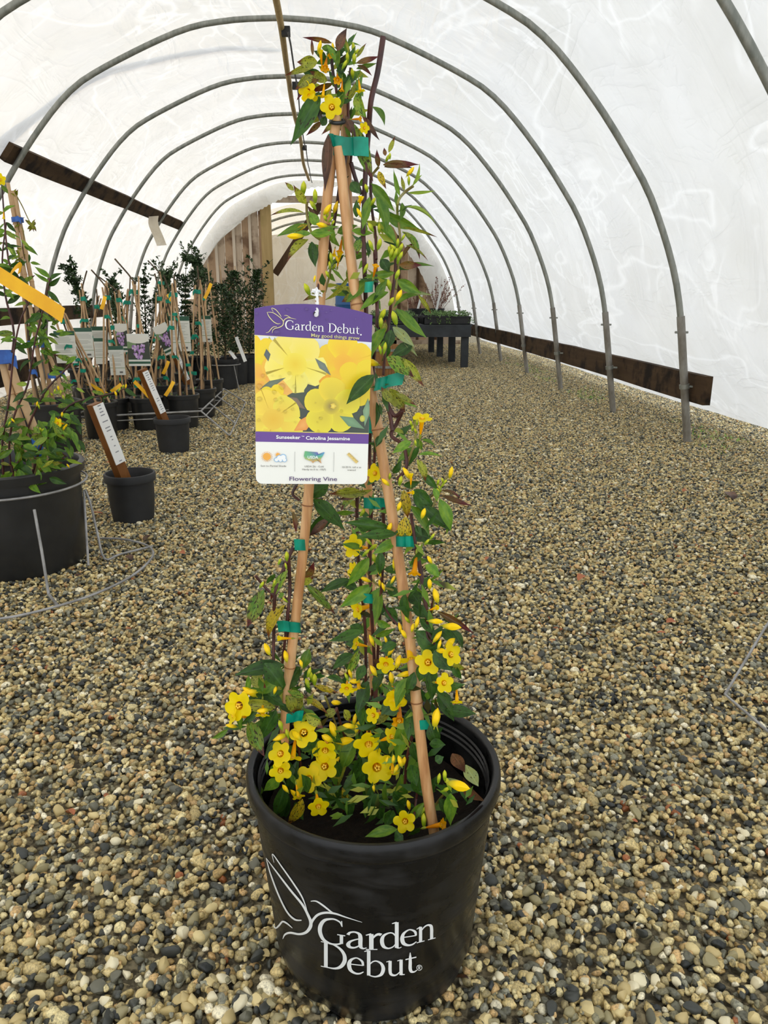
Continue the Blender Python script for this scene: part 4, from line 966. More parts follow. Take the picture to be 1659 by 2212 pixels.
for it in FLOWERS.replace('\n', '').split(';'):
    q = it.split(); c = q[0]; px, py = CF[c](float(q[1]), float(q[2])); k = 'f'; dr = q[4]
    if len(dr) > 1: k = dr[1]; dr = dr[0]
    place_flower(hero, px, py, float(q[3])*CS[c]*1.1, dr, kind=k)

# ---- buds
def bud_mat(name, c0, c1, at):
    t = NT(name); g = t.add('ShaderNodeTexCoord'); sp = t.add('ShaderNodeSeparateXYZ'); t.L(g.outputs['Object'], sp.inputs[0])
    c = t.ramp(sp.outputs[2], [(at - .2, c0), (at + .2, c1)]); t.base(c)
    t.b.inputs['Roughness'].default_value = .45; t.b.inputs['Specular IOR Level'].default_value = .25; return t.m
M['bud_g'] = bud_mat('bud_green', hexc('7c9618'), hexc('bcc024'), .5); M['bud_y'] = bud_mat('bud_yellow', hexc('a8a41a'), hexc('f6cd08'), .25)
def bud_mesh(mat, fat): return MB().lathe([(.02, -.14), (.03, 0), (.07*fat, .03), (.105*fat, .16), (.145*fat, .36), (.155*fat, .55), (.125*fat, .74), (.075*fat, .88), (.03*fat, .96), (0, 1.02)], 10, wob=lambda a, z: 1 + .10*math.cos(5*a + z*4)).mesh('bud', mat)
BUDM = {'g': [bud_mesh(M['bud_g'], 1.15), bud_mesh(M['bud_g'], 1.4)], 'y': [bud_mesh(M['bud_y'], 1.4), bud_mesh(M['bud_y'], 1.15)]}
def place_bud(parent, px, py, lpx, kind, up=(0, 1), Y=None):
    Y0 = (depth(px, py) if Y is None else Y) - R.uniform(.0, .018)
    P = atY(px, py, Y0); s = lpx/ppm(P); v = (CO - P).normalized(); rt = (_r - v*_r.dot(v)).normalized(); uu = v.cross(rt)
    ax = (rt*(up[0] + R.gauss(0, .45)) + uu*(up[1] + R.gauss(0, .25)) + v*R.uniform(-.1, .5)).normalized(); x = ax.orthogonal().normalized(); y = ax.cross(x)
    P = P - ax*s*.5; lc = P - wloc(parent); o = link('bud', R.choice(BUDM[kind]), parent)
    o.matrix_local = Matrix(((x.x*s, y.x*s, ax.x*s, lc.x), (x.y*s, y.y*s, ax.y*s, lc.y), (x.z*s, y.z*s, ax.z*s, lc.z), (0, 0, 0, 1)))
BUDS = '''A 845 270 90,850 360 80,790 350 80,765 410 75,835 490 85,870 300 60,540 250 90y,660 260 70y,395 1520 110,500 1590 110,480 1670 80,610 1710 100y,685 1690 100y,590 1790 55,640 1800 55,610 1760 50,660 1830 50,320 1950 130yl,960 1520 70,1020 1640 80,895 1740 80y,910 1620 70y,1000 1870 80,1075 1880 80,1000 2030 90,1075 2020 90,1170 2080 80,1210 2060 90,1240 2010 70,1250 2090 80,1210 2120 80,1190 2140 70,1270 2050 70,1355 1370 90y,1340 1450 70,1150 1250 60,1170 1230 50,1290 1960 60,560 1850 90yl;
B 600 50 60,590 100 45,620 110 45,575 160 45,640 60 50y,440 260 75,490 190 40y,830 120 60,1045 60 60,1040 160 60,1000 20 60,1030 20 60,1060 40 60,985 230 65,940 430 85,1020 450 85,925 660 55,955 650 70,860 745 105yr,1150 1120 40,1130 1150 40,1140 1180 40,1160 1200 35,1170 1140 40,1160 1280 35,1310 1540 40,1340 1560 40,1320 1580 40,1355 1540 40,1395 1475 75y,1310 1600 40,1340 1530 40,1100 1480 80y,1060 1530 60,960 1540 60y,1000 340 60,1050 300 70y,930 480 60,990 1500 40;
C 465 470 50,425 500 35,460 525 35,325 630 40,395 620 35,455 715 35,930 200 40,890 225 45,1095 190 50y,1230 230 55y,1040 310 55y,1090 330 50y,925 390 45,950 420 50,910 450 50,955 480 50,905 600 60yl,985 565 40y,985 620 40y,1005 640 45y,1060 600 45y,1265 490 45y,1265 625 55y,1300 690 75y,1250 390 40,1280 360 40,1140 825 45,1195 840 60y,1170 870 45y,1100 870 55y,1120 905 50y,1300 835 75yr,1390 865 105yr,1310 920 70y,1380 955 75yr,1320 965 50y,940 940 60y,1020 940 40y,1050 1000 60y,435 1125 35y,355 990 65y,460 1030 60y,400 1220 40y,260 1230 80yl,545 1070 40y,600 1140 60,620 1160 60,590 1120 55,820 1125 55y,845 1170 60yl,800 1145 45,950 1110 60y,970 1180 60yl,1130 1130 80yr,1050 1150 60y,740 1290 60yl,330 1335 60yl,1075 500 75y,580 1180 50,1330 1000 60yr,1090 1060 70y;
D 145 215 55yl,405 210 50,395 275 70yl,440 255 50,560 200 60,795 180 55y,765 215 60yl,810 220 55y,680 230 75y,650 280 70yl,745 295 90yr,700 400 50y,965 395 40y,1000 390 40y,1035 400 55y,1055 400 45y,1015 440 45y,700 470 40y,430 545 45y,480 575 60y,1270 475 55,1290 520 60,1275 550 50,1240 490 50,1080 630 45y,1160 710 60,1165 655 50,895 540 35y,1225 170 90yr,490 265 60y,1345 530 110yr,240 35 80yl,540 165 60'''
for blk in BUDS.replace('\n', '').split(';'):
    c = blk.strip()[0]
    for it in blk.strip()[1:].split(','):
        q = it.split(); s_ = q[2]; k = 'y' if 'y' in s_ else 'g'; up = (-1, .15) if s_.endswith('l') else ((1, .1) if s_.endswith('r') else (0, 1))
        px, py = CF[c](float(q[0]), float(q[1])); place_bud(hero, px, py, float(s_.rstrip('ylr'))*CS[c]*1.12, k, up)

# ---- green stretch-tape ties, stapled, with a loose flag
t = NT('teal_tape'); t.base(t.ramp(t.noise(t.coord('Object'), 60, 3), [(.35, hexc('00866e')), (.65, hexc('10b496'))])); t.b.inputs['Roughness'].default_value = .35
tl = t.add('ShaderNodeBsdfTranslucent'); tl.inputs[0].default_value = (*hexc('12b898'), 1); mx = t.add('ShaderNodeMixShader'); mx.inputs[0].default_value = .35
t.L(t.b.outputs[0], mx.inputs[1]); t.L(tl.outputs[0], mx.inputs[2]); t.L(mx.outputs[0], t.o.inputs[0]); M['tape'] = t.m
def tie(parent, x0, x1, yc, hpx, flag=0, slope=0.0, Yo=-.004):
    """a loop of tape round the canes from x0 to x1 (pixels); flag: loose end length in pixels to the right (or left)"""
    Ym = depth((x0 + x1)/2, yc); mb = MB(); pts = []
    cx_, hw = (x0 + x1)/2, (x1 - x0)/2; dp = max(.007, hw/ppm(atY(cx_, yc, Ym))*.75)
    for a in np.linspace(0, math.tau, 17): pts.append(atY(cx_ + hw*math.cos(a), yc + slope*hw*math.cos(a), Ym - dp*math.sin(a)))
    h = hpx/ppm(pts[0]); mb.ribbon(pts, Vector((-slope*.8, 0, 1)), h, .0006)
    if flag:
        s = 1 if flag > 0 else -1; xs = x1 if s > 0 else x0
        f = [atY(xs - s*4, yc + slope*hw*s, Ym - dp*.6), atY(xs + flag*.4, yc + slope*(hw*s + flag*.4) - 1, Ym - dp*1.0), atY(xs + flag, yc + slope*(hw*s + flag) + 1, Ym - dp*.7)]
        mb.ribbon(f, Vector((-slope, 0, 1)), h*1.05, .0006)
    build('tape_tie', mb, M['tape'], parent, smooth=True)
for a in ((714, 768, 316, 36, 28, .02), (810, 838, 828, 27, 34, -.25), (788, 806, 620, 22, 0, -.1), (795, 811, 918, 36, 0, .05), (786, 812, 1087, 24, 24, .05), (636, 660, 1177, 25, 0, .05),
          (622, 649, 1355, 24, -22, .08), (856, 878, 1170, 23, 22, .02), (784, 807, 1293, 22, 0, .08), (609, 642, 1551, 24, 12, -.2), (899, 928, 1566, 23, 0, -.08), (793, 802, 779, 22, 0, 0), (720, 745, 306, 24, -8, .2)):
    tie(hero, *a)
# ------------------------------------------------------------------ the printed hang tag
K_BL = atY(553, 1045, .652); K_BR = atY(793, 1046, .669); K_TL = atY(549, 650, .652)
K_U = (K_BR - K_BL)/1287.0; K_V = (K_TL - K_BL)/2090.0
K_N = K_U.cross(K_V).normalized()
if K_N.dot(CO - K_BL) < 0: K_N = -K_N
def card(x, y, lay=0.0):
    return K_BL + K_U*(x - 45) + K_V*(2135 - y) + K_N*lay
tagroot = thing('plant_tag', 'large printed hang tag with purple header and yellow flower photo', 'tag', K_BL)
t = NT('printed_card'); at = t.add('ShaderNodeAttribute', attribute_name='Col'); t.base(at.outputs['Color']); M['print'] = t.done(.32, 0, .4)
W_ = hexc('f3f3ea'); PUR = hexc('5a3d86'); 
out = []
for k in range(13):                             # arched top edge
    f = k/12; x = 45 + 1287*f; out.append((x, 128 - 85*math.sin(math.pi*min(max(f, .0), 1))**.75))
for k in range(7): a = k/6*math.pi/2; out.append((1332 - 75 + 75*math.cos(a), 2060 + 75*math.sin(a)))
for k in range(7): a = math.pi/2 + k/6*math.pi/2; out.append((45 + 75 + 75*math.cos(a), 2060 + 75*math.sin(a)))
hole = [(705 + 30*math.cos(a), 148 + 30*math.sin(a)) for a in np.linspace(0, math.tau, 17)[:-1]]
mb = MB(); n_ = len(out)
mb.add([card(x, y, .0) for x, y in out] + [card(x, y, -.0007) for x, y in out], [tuple(range(n_-1, -1, -1)), tuple(range(n_, 2*n_))] + [(k, (k+1) % n_, n_ + (k+1) % n_, n_ + k) for k in range(n_)], W_)
build('card', mb, M['print'], tagroot, smooth=False, cols=True)
LAYER = [.00012]
def flat(mb, pts, col, lay=None, cols=None):
    if lay is None: LAYER[0] += .000012; lay = LAYER[0]
    n = len(mb.v); mb.v += [tuple(card(x, y, lay)) for x, y in pts]; mb.f.append(tuple(range(n, n + len(pts)))); mb.c += (cols or [col]*len(pts))
def fan(mb, c, pts, cc, pc, clip=None):
    LAYER[0] += .000012
    for k in range(len(pts)):
        tri = [(c[0], c[1], *cc), (pts[k][0], pts[k][1], *(pc[k] if isinstance(pc, list) else pc)), (pts[(k+1) % len(pts)][0], pts[(k+1) % len(pts)][1], *(pc[(k+1) % len(pts)] if isinstance(pc, list) else pc))]
        if clip:
            x0, y0, x1, y1 = clip
            for ax, lim, sg in ((0, x0, 1), (0, x1, -1), (1, y0, 1), (1, y1, -1)):
                res = []
                for i in range(len(tri)):
                    a, b = tri[i], tri[(i+1) % len(tri)]; da, db = sg*(a[ax] - lim), sg*(b[ax] - lim)
                    if da >= 0: res.append(a)
                    if (da >= 0) != (db >= 0):
                        f = da/(da - db); res.append(tuple(u + (v - u)*f for u, v in zip(a, b)))
                tri = res
                if len(tri) < 3: break
        if len(tri) >= 3: flat(mb, [(p[0], p[1]) for p in tri], None, LAYER[0], [tuple(p[2:5]) for p in tri])
# purple header (under the arch) and the name band
hd = MB(); flat(hd, [(x, y) for x, y in out[:13]] + [(1332, 432), (45, 412)], PUR)
build('header_panel', hd, M['print'], tagroot, smooth=False, cols=True)
hd = MB(); flat(hd, [(45, 1508), (1332, 1512), (1332, 1632), (45, 1628)], hexc('6d4a98')); build('name_band', hd, M['print'], tagroot, smooth=False, cols=True)
yl_ = MB(); flat(yl_, [(45, 412), (1332, 432), (1332, 440), (45, 420)], hexc('e8e0a8')); flat(yl_, [(45, 1500), (1332, 1504), (1332, 1512), (45, 1508)], hexc('e8d860'))
# flower photograph
CL = (46, 420, 1331, 1500); ph = MB()
fan(ph, (690, 960), [(45, 420), (400, 420), (800, 420), (1332, 432), (1332, 900), (1332, 1500), (690, 1500), (45, 1500), (45, 900)], hexc('4c554e'), [hexc('e4e6ea'), hexc('dde0e4'), hexc('d8dce0'), hexc('e6e8ea'), hexc('4e584e'), hexc('465044'), hexc('3e464a'), hexc('55603a'), hexc('59645a')], CL)
def pfl(cx, cy, r, rot, c_in, c_mid, c_out, jit=.06, n=5, throat=None, lob=.42):
    rr = random.Random(int(cx*7 + cy))
    fan(ph, (cx, cy), [(cx + .66*r*math.cos(b), cy + .66*r*math.sin(b)) for b in np.linspace(0, math.tau, 25)[:-1]], c_mid, tuple(v*.92 for v in c_out), CL)
    for k in range(n):
        a = rot + k*math.tau/n; L = r*rr.uniform(.92, 1.08); wv = []
        for q in range(19):
            b = math.tau*q/18; ex = .57*L + .46*L*math.cos(b); ey = lob*L*math.sin(b)*(1 + .18*math.cos(b)) + rr.uniform(-jit, jit)*L*.25
            wv.append((cx + ex*math.cos(a) - ey*math.sin(a), cy + ex*math.sin(a) + ey*math.cos(a)))
        cc = tuple(v*rr.uniform(.93, 1.05) for v in c_out)
        fan(ph, (cx + .3*L*math.cos(a), cy + .3*L*math.sin(a)), wv, c_mid, cc, CL)
    if throat:
        fan(ph, (cx, cy), [(cx + throat*math.cos(b), cy + throat*math.sin(b)) for b in np.linspace(0, math.tau, 25)[:-1]], c_in, c_mid, CL)
Yp, Yg, Yo, Yd = hexc('f4e46a'), hexc('f0d22e'), hexc('f0b03a'), hexc('e8c62a')
def leafp(x0, y0, x1, y1, w, c): 
    d = Vector((x1 - x0, y1 - y0)); n = Vector((-d.y, d.x)).normalized()*w; m = Vector((x0, y0)) + d*.45
    fan(ph, (m.x, m.y), [(x0, y0), (m.x + n.x, m.y + n.y), (x1, y1), (m.x - n.x, m.y - n.y)], tuple(min(1, v*1.3) for v in c), c, CL)
leafp(255, 430, 345, 560, 30, hexc('556b45')); leafp(200, 420, 215, 520, 20, hexc('a8b050'))
pfl(90, 640, 240, .4, Yo, Yg, Yg); pfl(1020, 690, 330, .9, Yo, hexc('f2bc38'), Yg, throat=110, lob=.5); pfl(1200, 900, 270, .2, Yo, Yg, Yg)
pfl(180, 900, 230, 1.2, Yo, hexc('efab48'), hexc('f0bf40')); pfl(480, 720, 330, .25, hexc('eccc38'), hexc('f2de50'), hexc('f4e878'), throat=130, jit=.35, lob=.46)
fan(ph, (280, 1010), [(90, 1010), (330, 880), (460, 1040), (330, 1120), (160, 1080)], hexc('ecaa50'), hexc('efb85a'), CL)
leafp(85, 1022, 380, 875, 40, hexc('66705c')); leafp(370, 1090, 600, 1230, 60, hexc('7b6a58'))
leafp(170, 560, 190, 700, 36, hexc('555f60'))
pfl(240, 1120, 170, 1.4, Yd, Yg, Yg, n=5); pfl(240, 1360, 330, .55, hexc('e8bc3e'), hexc('ecc84a'), hexc('f2de50'), throat=120, jit=.3, lob=.48)
leafp(700, 640, 880, 830, 40, hexc('6c756c'))
fan(ph, (830, 900), [(745, 900), (790, 850), (850, 820), (910, 880), (905, 930), (850, 985), (770, 960)], hexc('f2c62a'), hexc('e89a2a'), CL)
fan(ph, (570, 1420), [(470, 1490), (540, 1360), (620, 1310), (680, 1380), (610, 1480)], hexc('f0b060'), hexc('e89a48'), CL)
pfl(890, 1190, 325, .95, hexc('8e7a48'), hexc('d8c440'), hexc('ecd83e'), throat=95, lob=.45)
fan(ph, (912, 1185), [(912 + 30*math.cos(b)*(1 + .3*math.cos(5*b)), 1185 + 32*math.sin(b)) for b in np.linspace(0, math.tau, 21)[:-1]], hexc('f4e070'), hexc('e0c040'), CL)
leafp(985, 1300, 1280, 1450, 60, hexc('6f8f6c')); leafp(1310, 1080, 1280, 1420, 45, hexc('7d9a78')); fan(ph, (1250, 1325), [(1250 + 32*math.cos(b), 1325 + 40*math.sin(b)) for b in np.linspace(0, math.tau, 13)[:-1]], hexc('d8d456'), hexc('b8b848'), CL)
build('flower_photo', ph, M['print'], tagroot, smooth=False, cols=True, label='printed photo of overlapping yellow trumpet flowers')
build('yellow_rules', yl_, M['print'], tagroot, smooth=False, cols=True)
# words
def text_geo(body, bold=0.0):
    cu = bpy.data.curves.new('txt', 'FONT'); cu.body = body; cu.size = 1; cu.resolution_u = 3; cu.offset = bold
    ob = bpy.data.objects.new('txt', cu); COL.objects.link(ob)
    dg = bpy.context.evaluated_depsgraph_get(); dg.update()
    me = bpy.data.meshes.new_from_object(ob.evaluated_get(dg))
    v = [x.co[:2] for x in me.vertices]; f = [tuple(p.vertices) for p in me.polygons]
    bpy.data.objects.remove(ob); bpy.data.curves.remove(cu); bpy.data.meshes.remove(me)
    return v, f
def words(mb, body, x0, x1, yb, col, h, bold=0.0, slope=0.0):
    """x0..x1 extent, yb baseline, h cap height, all in card units"""
    v, f = text_geo(body, bold)
    if not v: return
    a = min(p[0] for p in v); b = max(p[0] for p in v); LAYER[0] += .000012
    mb.add([card(x0 + (p[0] - a)*(x1 - x0)/(b - a), yb + (p[0] - a)/(b - a)*slope - p[1]*h/.73, LAYER[0]) for p in v], f, col)
wt = MB(); WHT = hexc('f6f6f4'); GRY = hexc('77746e')
def glyphs(mb, word, x, yb, sx, sy, col, slope=0.0):
    LAYER[0] += .000012
    for ch in word:
        for st in G[ch]:
            L, Rr = stroke_strip(st, 5); vs = []
            for l, r in zip(L, Rr):
                for q in (l, r): vs.append(card(x + q[0]*sx, yb - q[1]*sy + q[0]*sx*slope, LAYER[0]))
            mb.add(vs, [(2*i, 2*i+1, 2*i+3, 2*i+2) for i in range(len(L)-1)], col)
        x += ADV[ch]*sx; yb += ADV[ch]*sx*slope
    return x
glyphs(wt, 'Garden', 368, 334, 74, 67, WHT, .012); glyphs(wt, 'Debut', 838, 342, 73, 67, WHT, .012)
flat(wt, [(1206 + 9*math.cos(b), 352 + 9*math.sin(b)) for b in np.linspace(0, math.tau, 13)[:-1]], WHT)
words(wt, 'May good things grow', 655, 1192, 402, hexc('ded792'), 40, .004, 6)
build('header_lettering', wt, M['print'], tagroot, smooth=False, cols=True); wt = MB()
words(wt, 'Sunseeker', 272, 545, 1586, WHT, 42, .022); words(wt, '™', 556, 586, 1565, WHT, 18, .01); words(wt, 'Carolina Jessamine', 606, 1112, 1590, WHT, 42, .022)
build('name_lettering', wt, M['print'], tagroot, smooth=False, cols=True); wt = MB()
words(wt, 'Sun to Partial Shade', 98, 385, 1924, GRY, 22, .004); words(wt, 'USDA Z6 - Cold', 594, 812, 1926, GRY, 22, .004); words(wt, 'Hardy to 0 to -10(F)', 567, 840, 1962, GRY, 22, .004)
words(wt, '10-20 ft. tall x as', 1030, 1252, 1930, GRY, 22, .004); words(wt, 'trained', 1092, 1188, 1965, GRY, 22, .004)
build('care_lettering', wt, M['print'], tagroot, smooth=False, cols=True); wt = MB()
words(wt, 'Flowering Vine', 422, 972, 2092, hexc('5a4374'), 52, .006)
build('footer_lettering', wt, M['print'], tagroot, smooth=False, cols=True)
em = MB(); LAYER[0] += .00002
for st in ([(178,158,4),(200,205,8),(245,255,8),(290,278,7),(320,272,3)], [(178,158,3),(240,160,7),(300,195,7),(340,230,8),(352,255,9),(345,290,9),(310,315,8),(265,330,7),(240,350,6),(232,382,3)], [(245,152,3),(228,112,5),(270,125,7),(310,170,7),(330,200,4)],
           [(352,255,8),(365,228,7),(395,208,7),(430,207,6),(490,217,2)], [(360,184,3),(385,182,6),(415,195,6),(430,205,3)], [(282,310,5),(245,315,7),(215,345,7),(195,372,6),(165,382,3)]):
    L, Rr = stroke_strip(st); vs = []
    for l, r in zip(L, Rr): vs += [card(*l, LAYER[0]), card(*r, LAYER[0])]
    em.add(vs, [(2*i, 2*i+1, 2*i+3, 2*i+2) for i in range(len(L)-1)], hexc('e6dd9a'))
build('hummingbird_emblem', em, M['print'], tagroot, smooth=False, cols=True)
# sun, cloud, map and ruler symbols
ic = MB(); SUN = hexc('f4b04a')
def disc(cx, cy, r, col, n=20): flat(ic, [(cx + r*math.cos(b), cy + r*math.sin(b)) for b in np.linspace(0, math.tau, n+1)[:-1]], col)
def rays(cx, cy, r0, r1, n, col):
    for k in range(n):
        a = k*math.tau/n; flat(ic, [(cx + r0*math.cos(a - .09), cy + r0*math.sin(a - .09)), (cx + r1*math.cos(a), cy + r1*math.sin(a)), (cx + r0*math.cos(a + .09), cy + r0*math.sin(a + .09))], col, LAYER[0])
disc(168, 1802, 45, SUN); rays(168, 1802, 52, 68, 18, SUN); disc(290, 1778, 22, SUN); rays(290, 1778, 27, 40, 12, SUN)
CLD = hexc('8fbfe6')
for dx, dy, r in ((275, 1838, 27), (310, 1815, 36), (350, 1805, 36), (365, 1838, 27), (320, 1842, 24)): disc(dx, dy, r, CLD)
for dx, dy, r in ((275, 1838, 20), (310, 1817, 29), (350, 1807, 29), (365, 1838, 20), (320, 1842, 18)): disc(dx, dy, r, hexc('f4f6f4'))
US = [(595, 1730), (740, 1742), (752, 1768), (775, 1765), (808, 1740), (822, 1742), (805, 1778), (790, 1800), (775, 1830), (780, 1855), (790, 1878), (775, 1868), (760, 1845), (730, 1848), (705, 1856), (690, 1875), (670, 1852), (640, 1840), (600, 1825), (585, 1790)]
fan(ic, (690, 1795), US, hexc('5fae9a'), [hexc(c) for c in ('6fb878', '6a62b4', '6a62b4', '5f7cc4', '5f92cc', '5f92cc', '62b0b0', '6ab87a', 'c8b45a', 'd89a62', 'd89a62', 'd89a62', 'd0a860', 'c8b45a', 'd8a060', 'd8a060', 'd8a868', 'c8c060', 'a8c070', '72b880')])
words(ic, 'USDA', 628, 748, 1818, WHT, 34, .02)
for x in (482, 930): flat(ic, [(x - 2, 1738), (x + 2, 1738), (x + 2, 1978), (x - 2, 1978)], hexc('a8a8a4'))
flat(ic, [(1105, 1738), (1218, 1848), (1192, 1874), (1080, 1764)], hexc('e4c878'))
for k in range(12): 
    f = k/12 + .04; x, y = 1105 + 113*f, 1738 + 110*f; l_ = 16 if k % 3 == 0 else 9
    flat(ic, [(x, y), (x + 3, y + 3), (x + 3 - l_, y + 3 + l_), (x - l_, y + l_)], hexc('6a5424'), LAYER[0])
build('care_symbols', ic, M['print'], tagroot, smooth=False, cols=True)
# punched hole and the twisted white string that ties it to the cane
M['string'] = mat_noise('white_string', hexc('dcdcdc'), hexc('f4f4f4'), 40, .8)
build('punch_hole', MB().add([card(x, y, LAYER[0] + .00005) for x, y in hole], [tuple(range(16))], (.02, .018, .015)), M['print'], tagroot, smooth=False, cols=True)
s1, s2 = MB(), MB(); knot = atY(683, 630, .690)
hl = card(705, 150, .001); A1 = hl + K_N*.003
path = crom([hl - K_N*.004, A1, A1.lerp(knot, .5) + K_N*.004, knot], 12)
for sg in (0, math.pi):
    s1.tube([p + Vector((.0009*math.cos(k*.8 + sg), 0, .0009*math.sin(k*.8 + sg))) for k, p in enumerate(path)], .00095, 6)
for _ in range(5):
    a = R.uniform(0, 6); s1.tube([knot + Vector((.002*math.cos(a), -.002, .002*math.sin(a))), knot + Vector((.003*math.cos(a + 2), -.003, .003*math.sin(a + 2))), knot + Vector((.002*math.cos(a + 4), .001, .002*math.sin(a + 4)))], .0011, 6)
lp = [atY(683 + 13*math.cos(a), 634 + 4*math.sin(a), .713 - .010*math.sin(a) - .006) for a in np.linspace(0, math.tau, 18)[:-1]]
s1.tube(lp, .0007, 6, closed=True); s1.tube([knot, atY(690, 637, .690), atY(696, 640, .688)], .0008, 6)
build('string', s1, M['string'], tagroot)
# rain drops on the card
t = NT('water_drop'); t.b.inputs['Transmission Weight'].default_value = 1; t.b.inputs['IOR'].default_value = 1.33; t.base((1, 1, 1)); M['drop'] = t.done(.03)
dm = MB().lathe([(1, 0), (.93, .22), (.72, .42), (.4, .56), (0, .6)], 16).mesh('rain_drop', M['drop'])
bx_ = Matrix((K_U.normalized(), K_N.cross(K_U).normalized(), K_N)).transposed().to_4x4()
DROPS = '395 118 18,600 104 18,280 370 34,785 80 10,815 125 12,870 100 12,825 200 12,755 75 8,1140 180 10,1230 170 9,418 822 20,134 860 22,237 855 12,562 852 12,638 943 18,338 975 34,472 970 20,92 985 32,252 1042 24,268 1130 22,325 1108 14,345 1140 12,322 1160 12,92 1128 28,302 1246 16,372 1264 20,455 1232 18,542 1204 14,1006 1240 18,770 1332 20,735 1378 11,82 1372 18,487 1384 13,746 1484 13,320 862 14,508 845 10,710 1150 10,560 1040 12,75 1578 14,1190 1760 8,70 180 16,640 330 9'
for it in DROPS.split(','):
    x, y, r = map(float, it.split()); o = link('rain_drop', dm, tagroot)
    s_ = r*K_U.length; o.matrix_local = Matrix.Translation(card(x, y, LAYER[0] + .00004) - K_BL) @ bx_ @ Matrix.Diagonal((s_, s_, s_*.8, 1))
# ------------------------------------------------------------------ nursery stock on the left
def pot_mb(c, r0, r1, h, ribs=0, n=40, lip=.012):
    wob = (lambda a, z: 1 + (.012*math.cos(a*ribs) if .02 < z < h*.8 else 0)) if ribs else None
    return MB().lathe([(0, .004), (r0*.93, .003), (r0*.97, 0), (r0, .012), (r0 + (r1 - r0)*.45, h*.45), (r1 - .004, h - .03), (r1 - .004, h - .028), (r1 + lip*.6, h - .026), (r1 + lip*.7, h - .004), (r1 + lip*.3, h), (r1 - .003, h), (r1 - .007, h - .012), (r1 - .012, h - .045)], n, c, wob=wob)
def soil_mb(c, r, z):
    vs = [(c[0], c[1], z + .006)] + [(c[0] + r*math.cos(k*math.tau/20), c[1] + r*math.sin(k*math.tau/20), z) for k in range(20)]
    return MB().add(vs, [(0, 1 + k, 1 + (k+1) % 20) for k in range(20)])
M['tape_blue'] = mat_noise('blue_tape', hexc('1c4fa0'), hexc('2f6cc4'), 30, .4)
M['yellow_tag'] = mat_noise('yellow_plastic', hexc('efae00'), hexc('fcc40a'), 12, .45)
M['bark'] = mat_noise('grey_bark', hexc('3c2f22'), hexc('6a5a44'), 30, .8)
def band(parent, c, r, h, mat, flag=None, name='tape_tie'):
    pts = [Vector(c) + Vector((r*math.cos(a), r*math.sin(a), 0)) for a in np.linspace(0, math.tau, 13)]
    mb = MB().ribbon(pts, Vector((0, 0, 1)), h, .0012)
    if flag: mb.ribbon([Vector(c) + Vector((0, -r, 0)), Vector(c) + Vector((flag*.6, -r - .01, .004)), Vector(c) + Vector((flag, -r - .012, -.012))], Vector((0, 0, 1)), h, .0012)
    return build(name, mb, mat, parent)

# foreground big pot
Ac = Vector((-.965, 2.14, 0))
A = thing('potted_vine', 'large black pot with bamboo canes and leafy vine at the left edge', 'potted plant', Ac)
build('pot', pot_mb(Ac, .188, .20, .295, n=64, lip=.016), M['black_plastic'], A); build('soil', soil_mb(Ac, .19, .25), M['soil'], A)
for (p0, p1, r0) in (((88, 1080), (4, 770), .0125), ((120, 1068), (18, 770), .0125)):
    a = atY(*p0, 2.08); b = atY(*p1, 2.13); cane(A, a, b, r0, r0*.85, [.32, .74], M['bamboo2'])
c = atY(8, 771, 2.12); band(A, c, .028, .034, M['tape_blue'], .05)
c = atY(82, 965, 2.09); band(A, c, .014, .05, M['tape_blue'])
ASTEMS = [((40, 1060), (20, 980), (30, 900), (60, 830), (75, 740), (100, 640), (108, 600)), ((60, 1060), (90, 960), (130, 900), (160, 870), (240, 850), (272, 838)), ((30, 1050), (55, 940), (95, 850), (140, 800), (165, 770)), ((10, 1060), (5, 960), (20, 860), (30, 760), (45, 690), (70, 640)), ((60, 1060), (110, 1010), (140, 990)), ((20, 800), (30, 720), (12, 640), (5, 560), (14, 480)), ((60, 660), (40, 600), (18, 560), (4, 400))]
def a_stem(parent, pts, Y, r, mat='stem'):
    P = crom([atY(x, y, Y) for x, y in pts], 5); build('vine_stem', MB().tube(P, [r*(1 - .5*k/len(P)) for k in range(len(P))], 6), M[mat], parent); return P
for k, s_ in enumerate(ASTEMS):
    Yk = 2.05 + .02*(k % 3); pts = a_stem(A, s_, Yk, .0035)
    for q in range(3, len(pts), 1):
        for sg in (-1, 1):
            if R.random() < (.60 if s_[0][1] > 900 else .35): continue
            p = pts[q]; L = R.uniform(.028, .055); ang = R.uniform(-.9, .7)
            d = (_r*sg*math.cos(ang) + Vector((0, 0, 1))*math.sin(ang) + Vector((0, R.uniform(-.5, .3), 0))).normalized()
            place_leaf(A, p, p + d*L, L*R.uniform(.28, .4), R.choice('gggggddddsl'), (CO - p).normalized() + Vector((R.gauss(0, .6), 0, R.gauss(.5, .5))))
for _ in range(140):
    px, py = R.uniform(0, 120), R.uniform(905, 1075)
    if px > 70 and py > 1040: continue
    P = atY(px, py, 2.06 + R.uniform(-.07, .07)); L = R.uniform(.03, .06); a = R.uniform(-2.6, .5)
    d = (_r*math.cos(a) + Vector((0, R.uniform(-.4, .4), math.sin(a)*.8))).normalized()
    place_leaf(A, P, P + d*L, L*R.uniform(.3, .42), R.choice('gggggdddlsso'), (CO - P).normalized() + Vector((R.gauss(0, .5), 0, R.gauss(.5, .5))))
for _ in range(26):
    px, py = R.uniform(105, 168), R.uniform(885, 965); P = atY(px, py, 2.04 + R.uniform(-.04, .04)); L = R.uniform(.03, .055); a = R.uniform(-1.9, .2)
    place_leaf(A, P, P + (_r*math.cos(a) + Vector((0, -.2, math.sin(a)))).normalized()*L, L*.36, R.choice('ggddg'), (CO - P).normalized() + Vector((R.gauss(0, .5), 0, R.gauss(.5, .4))))
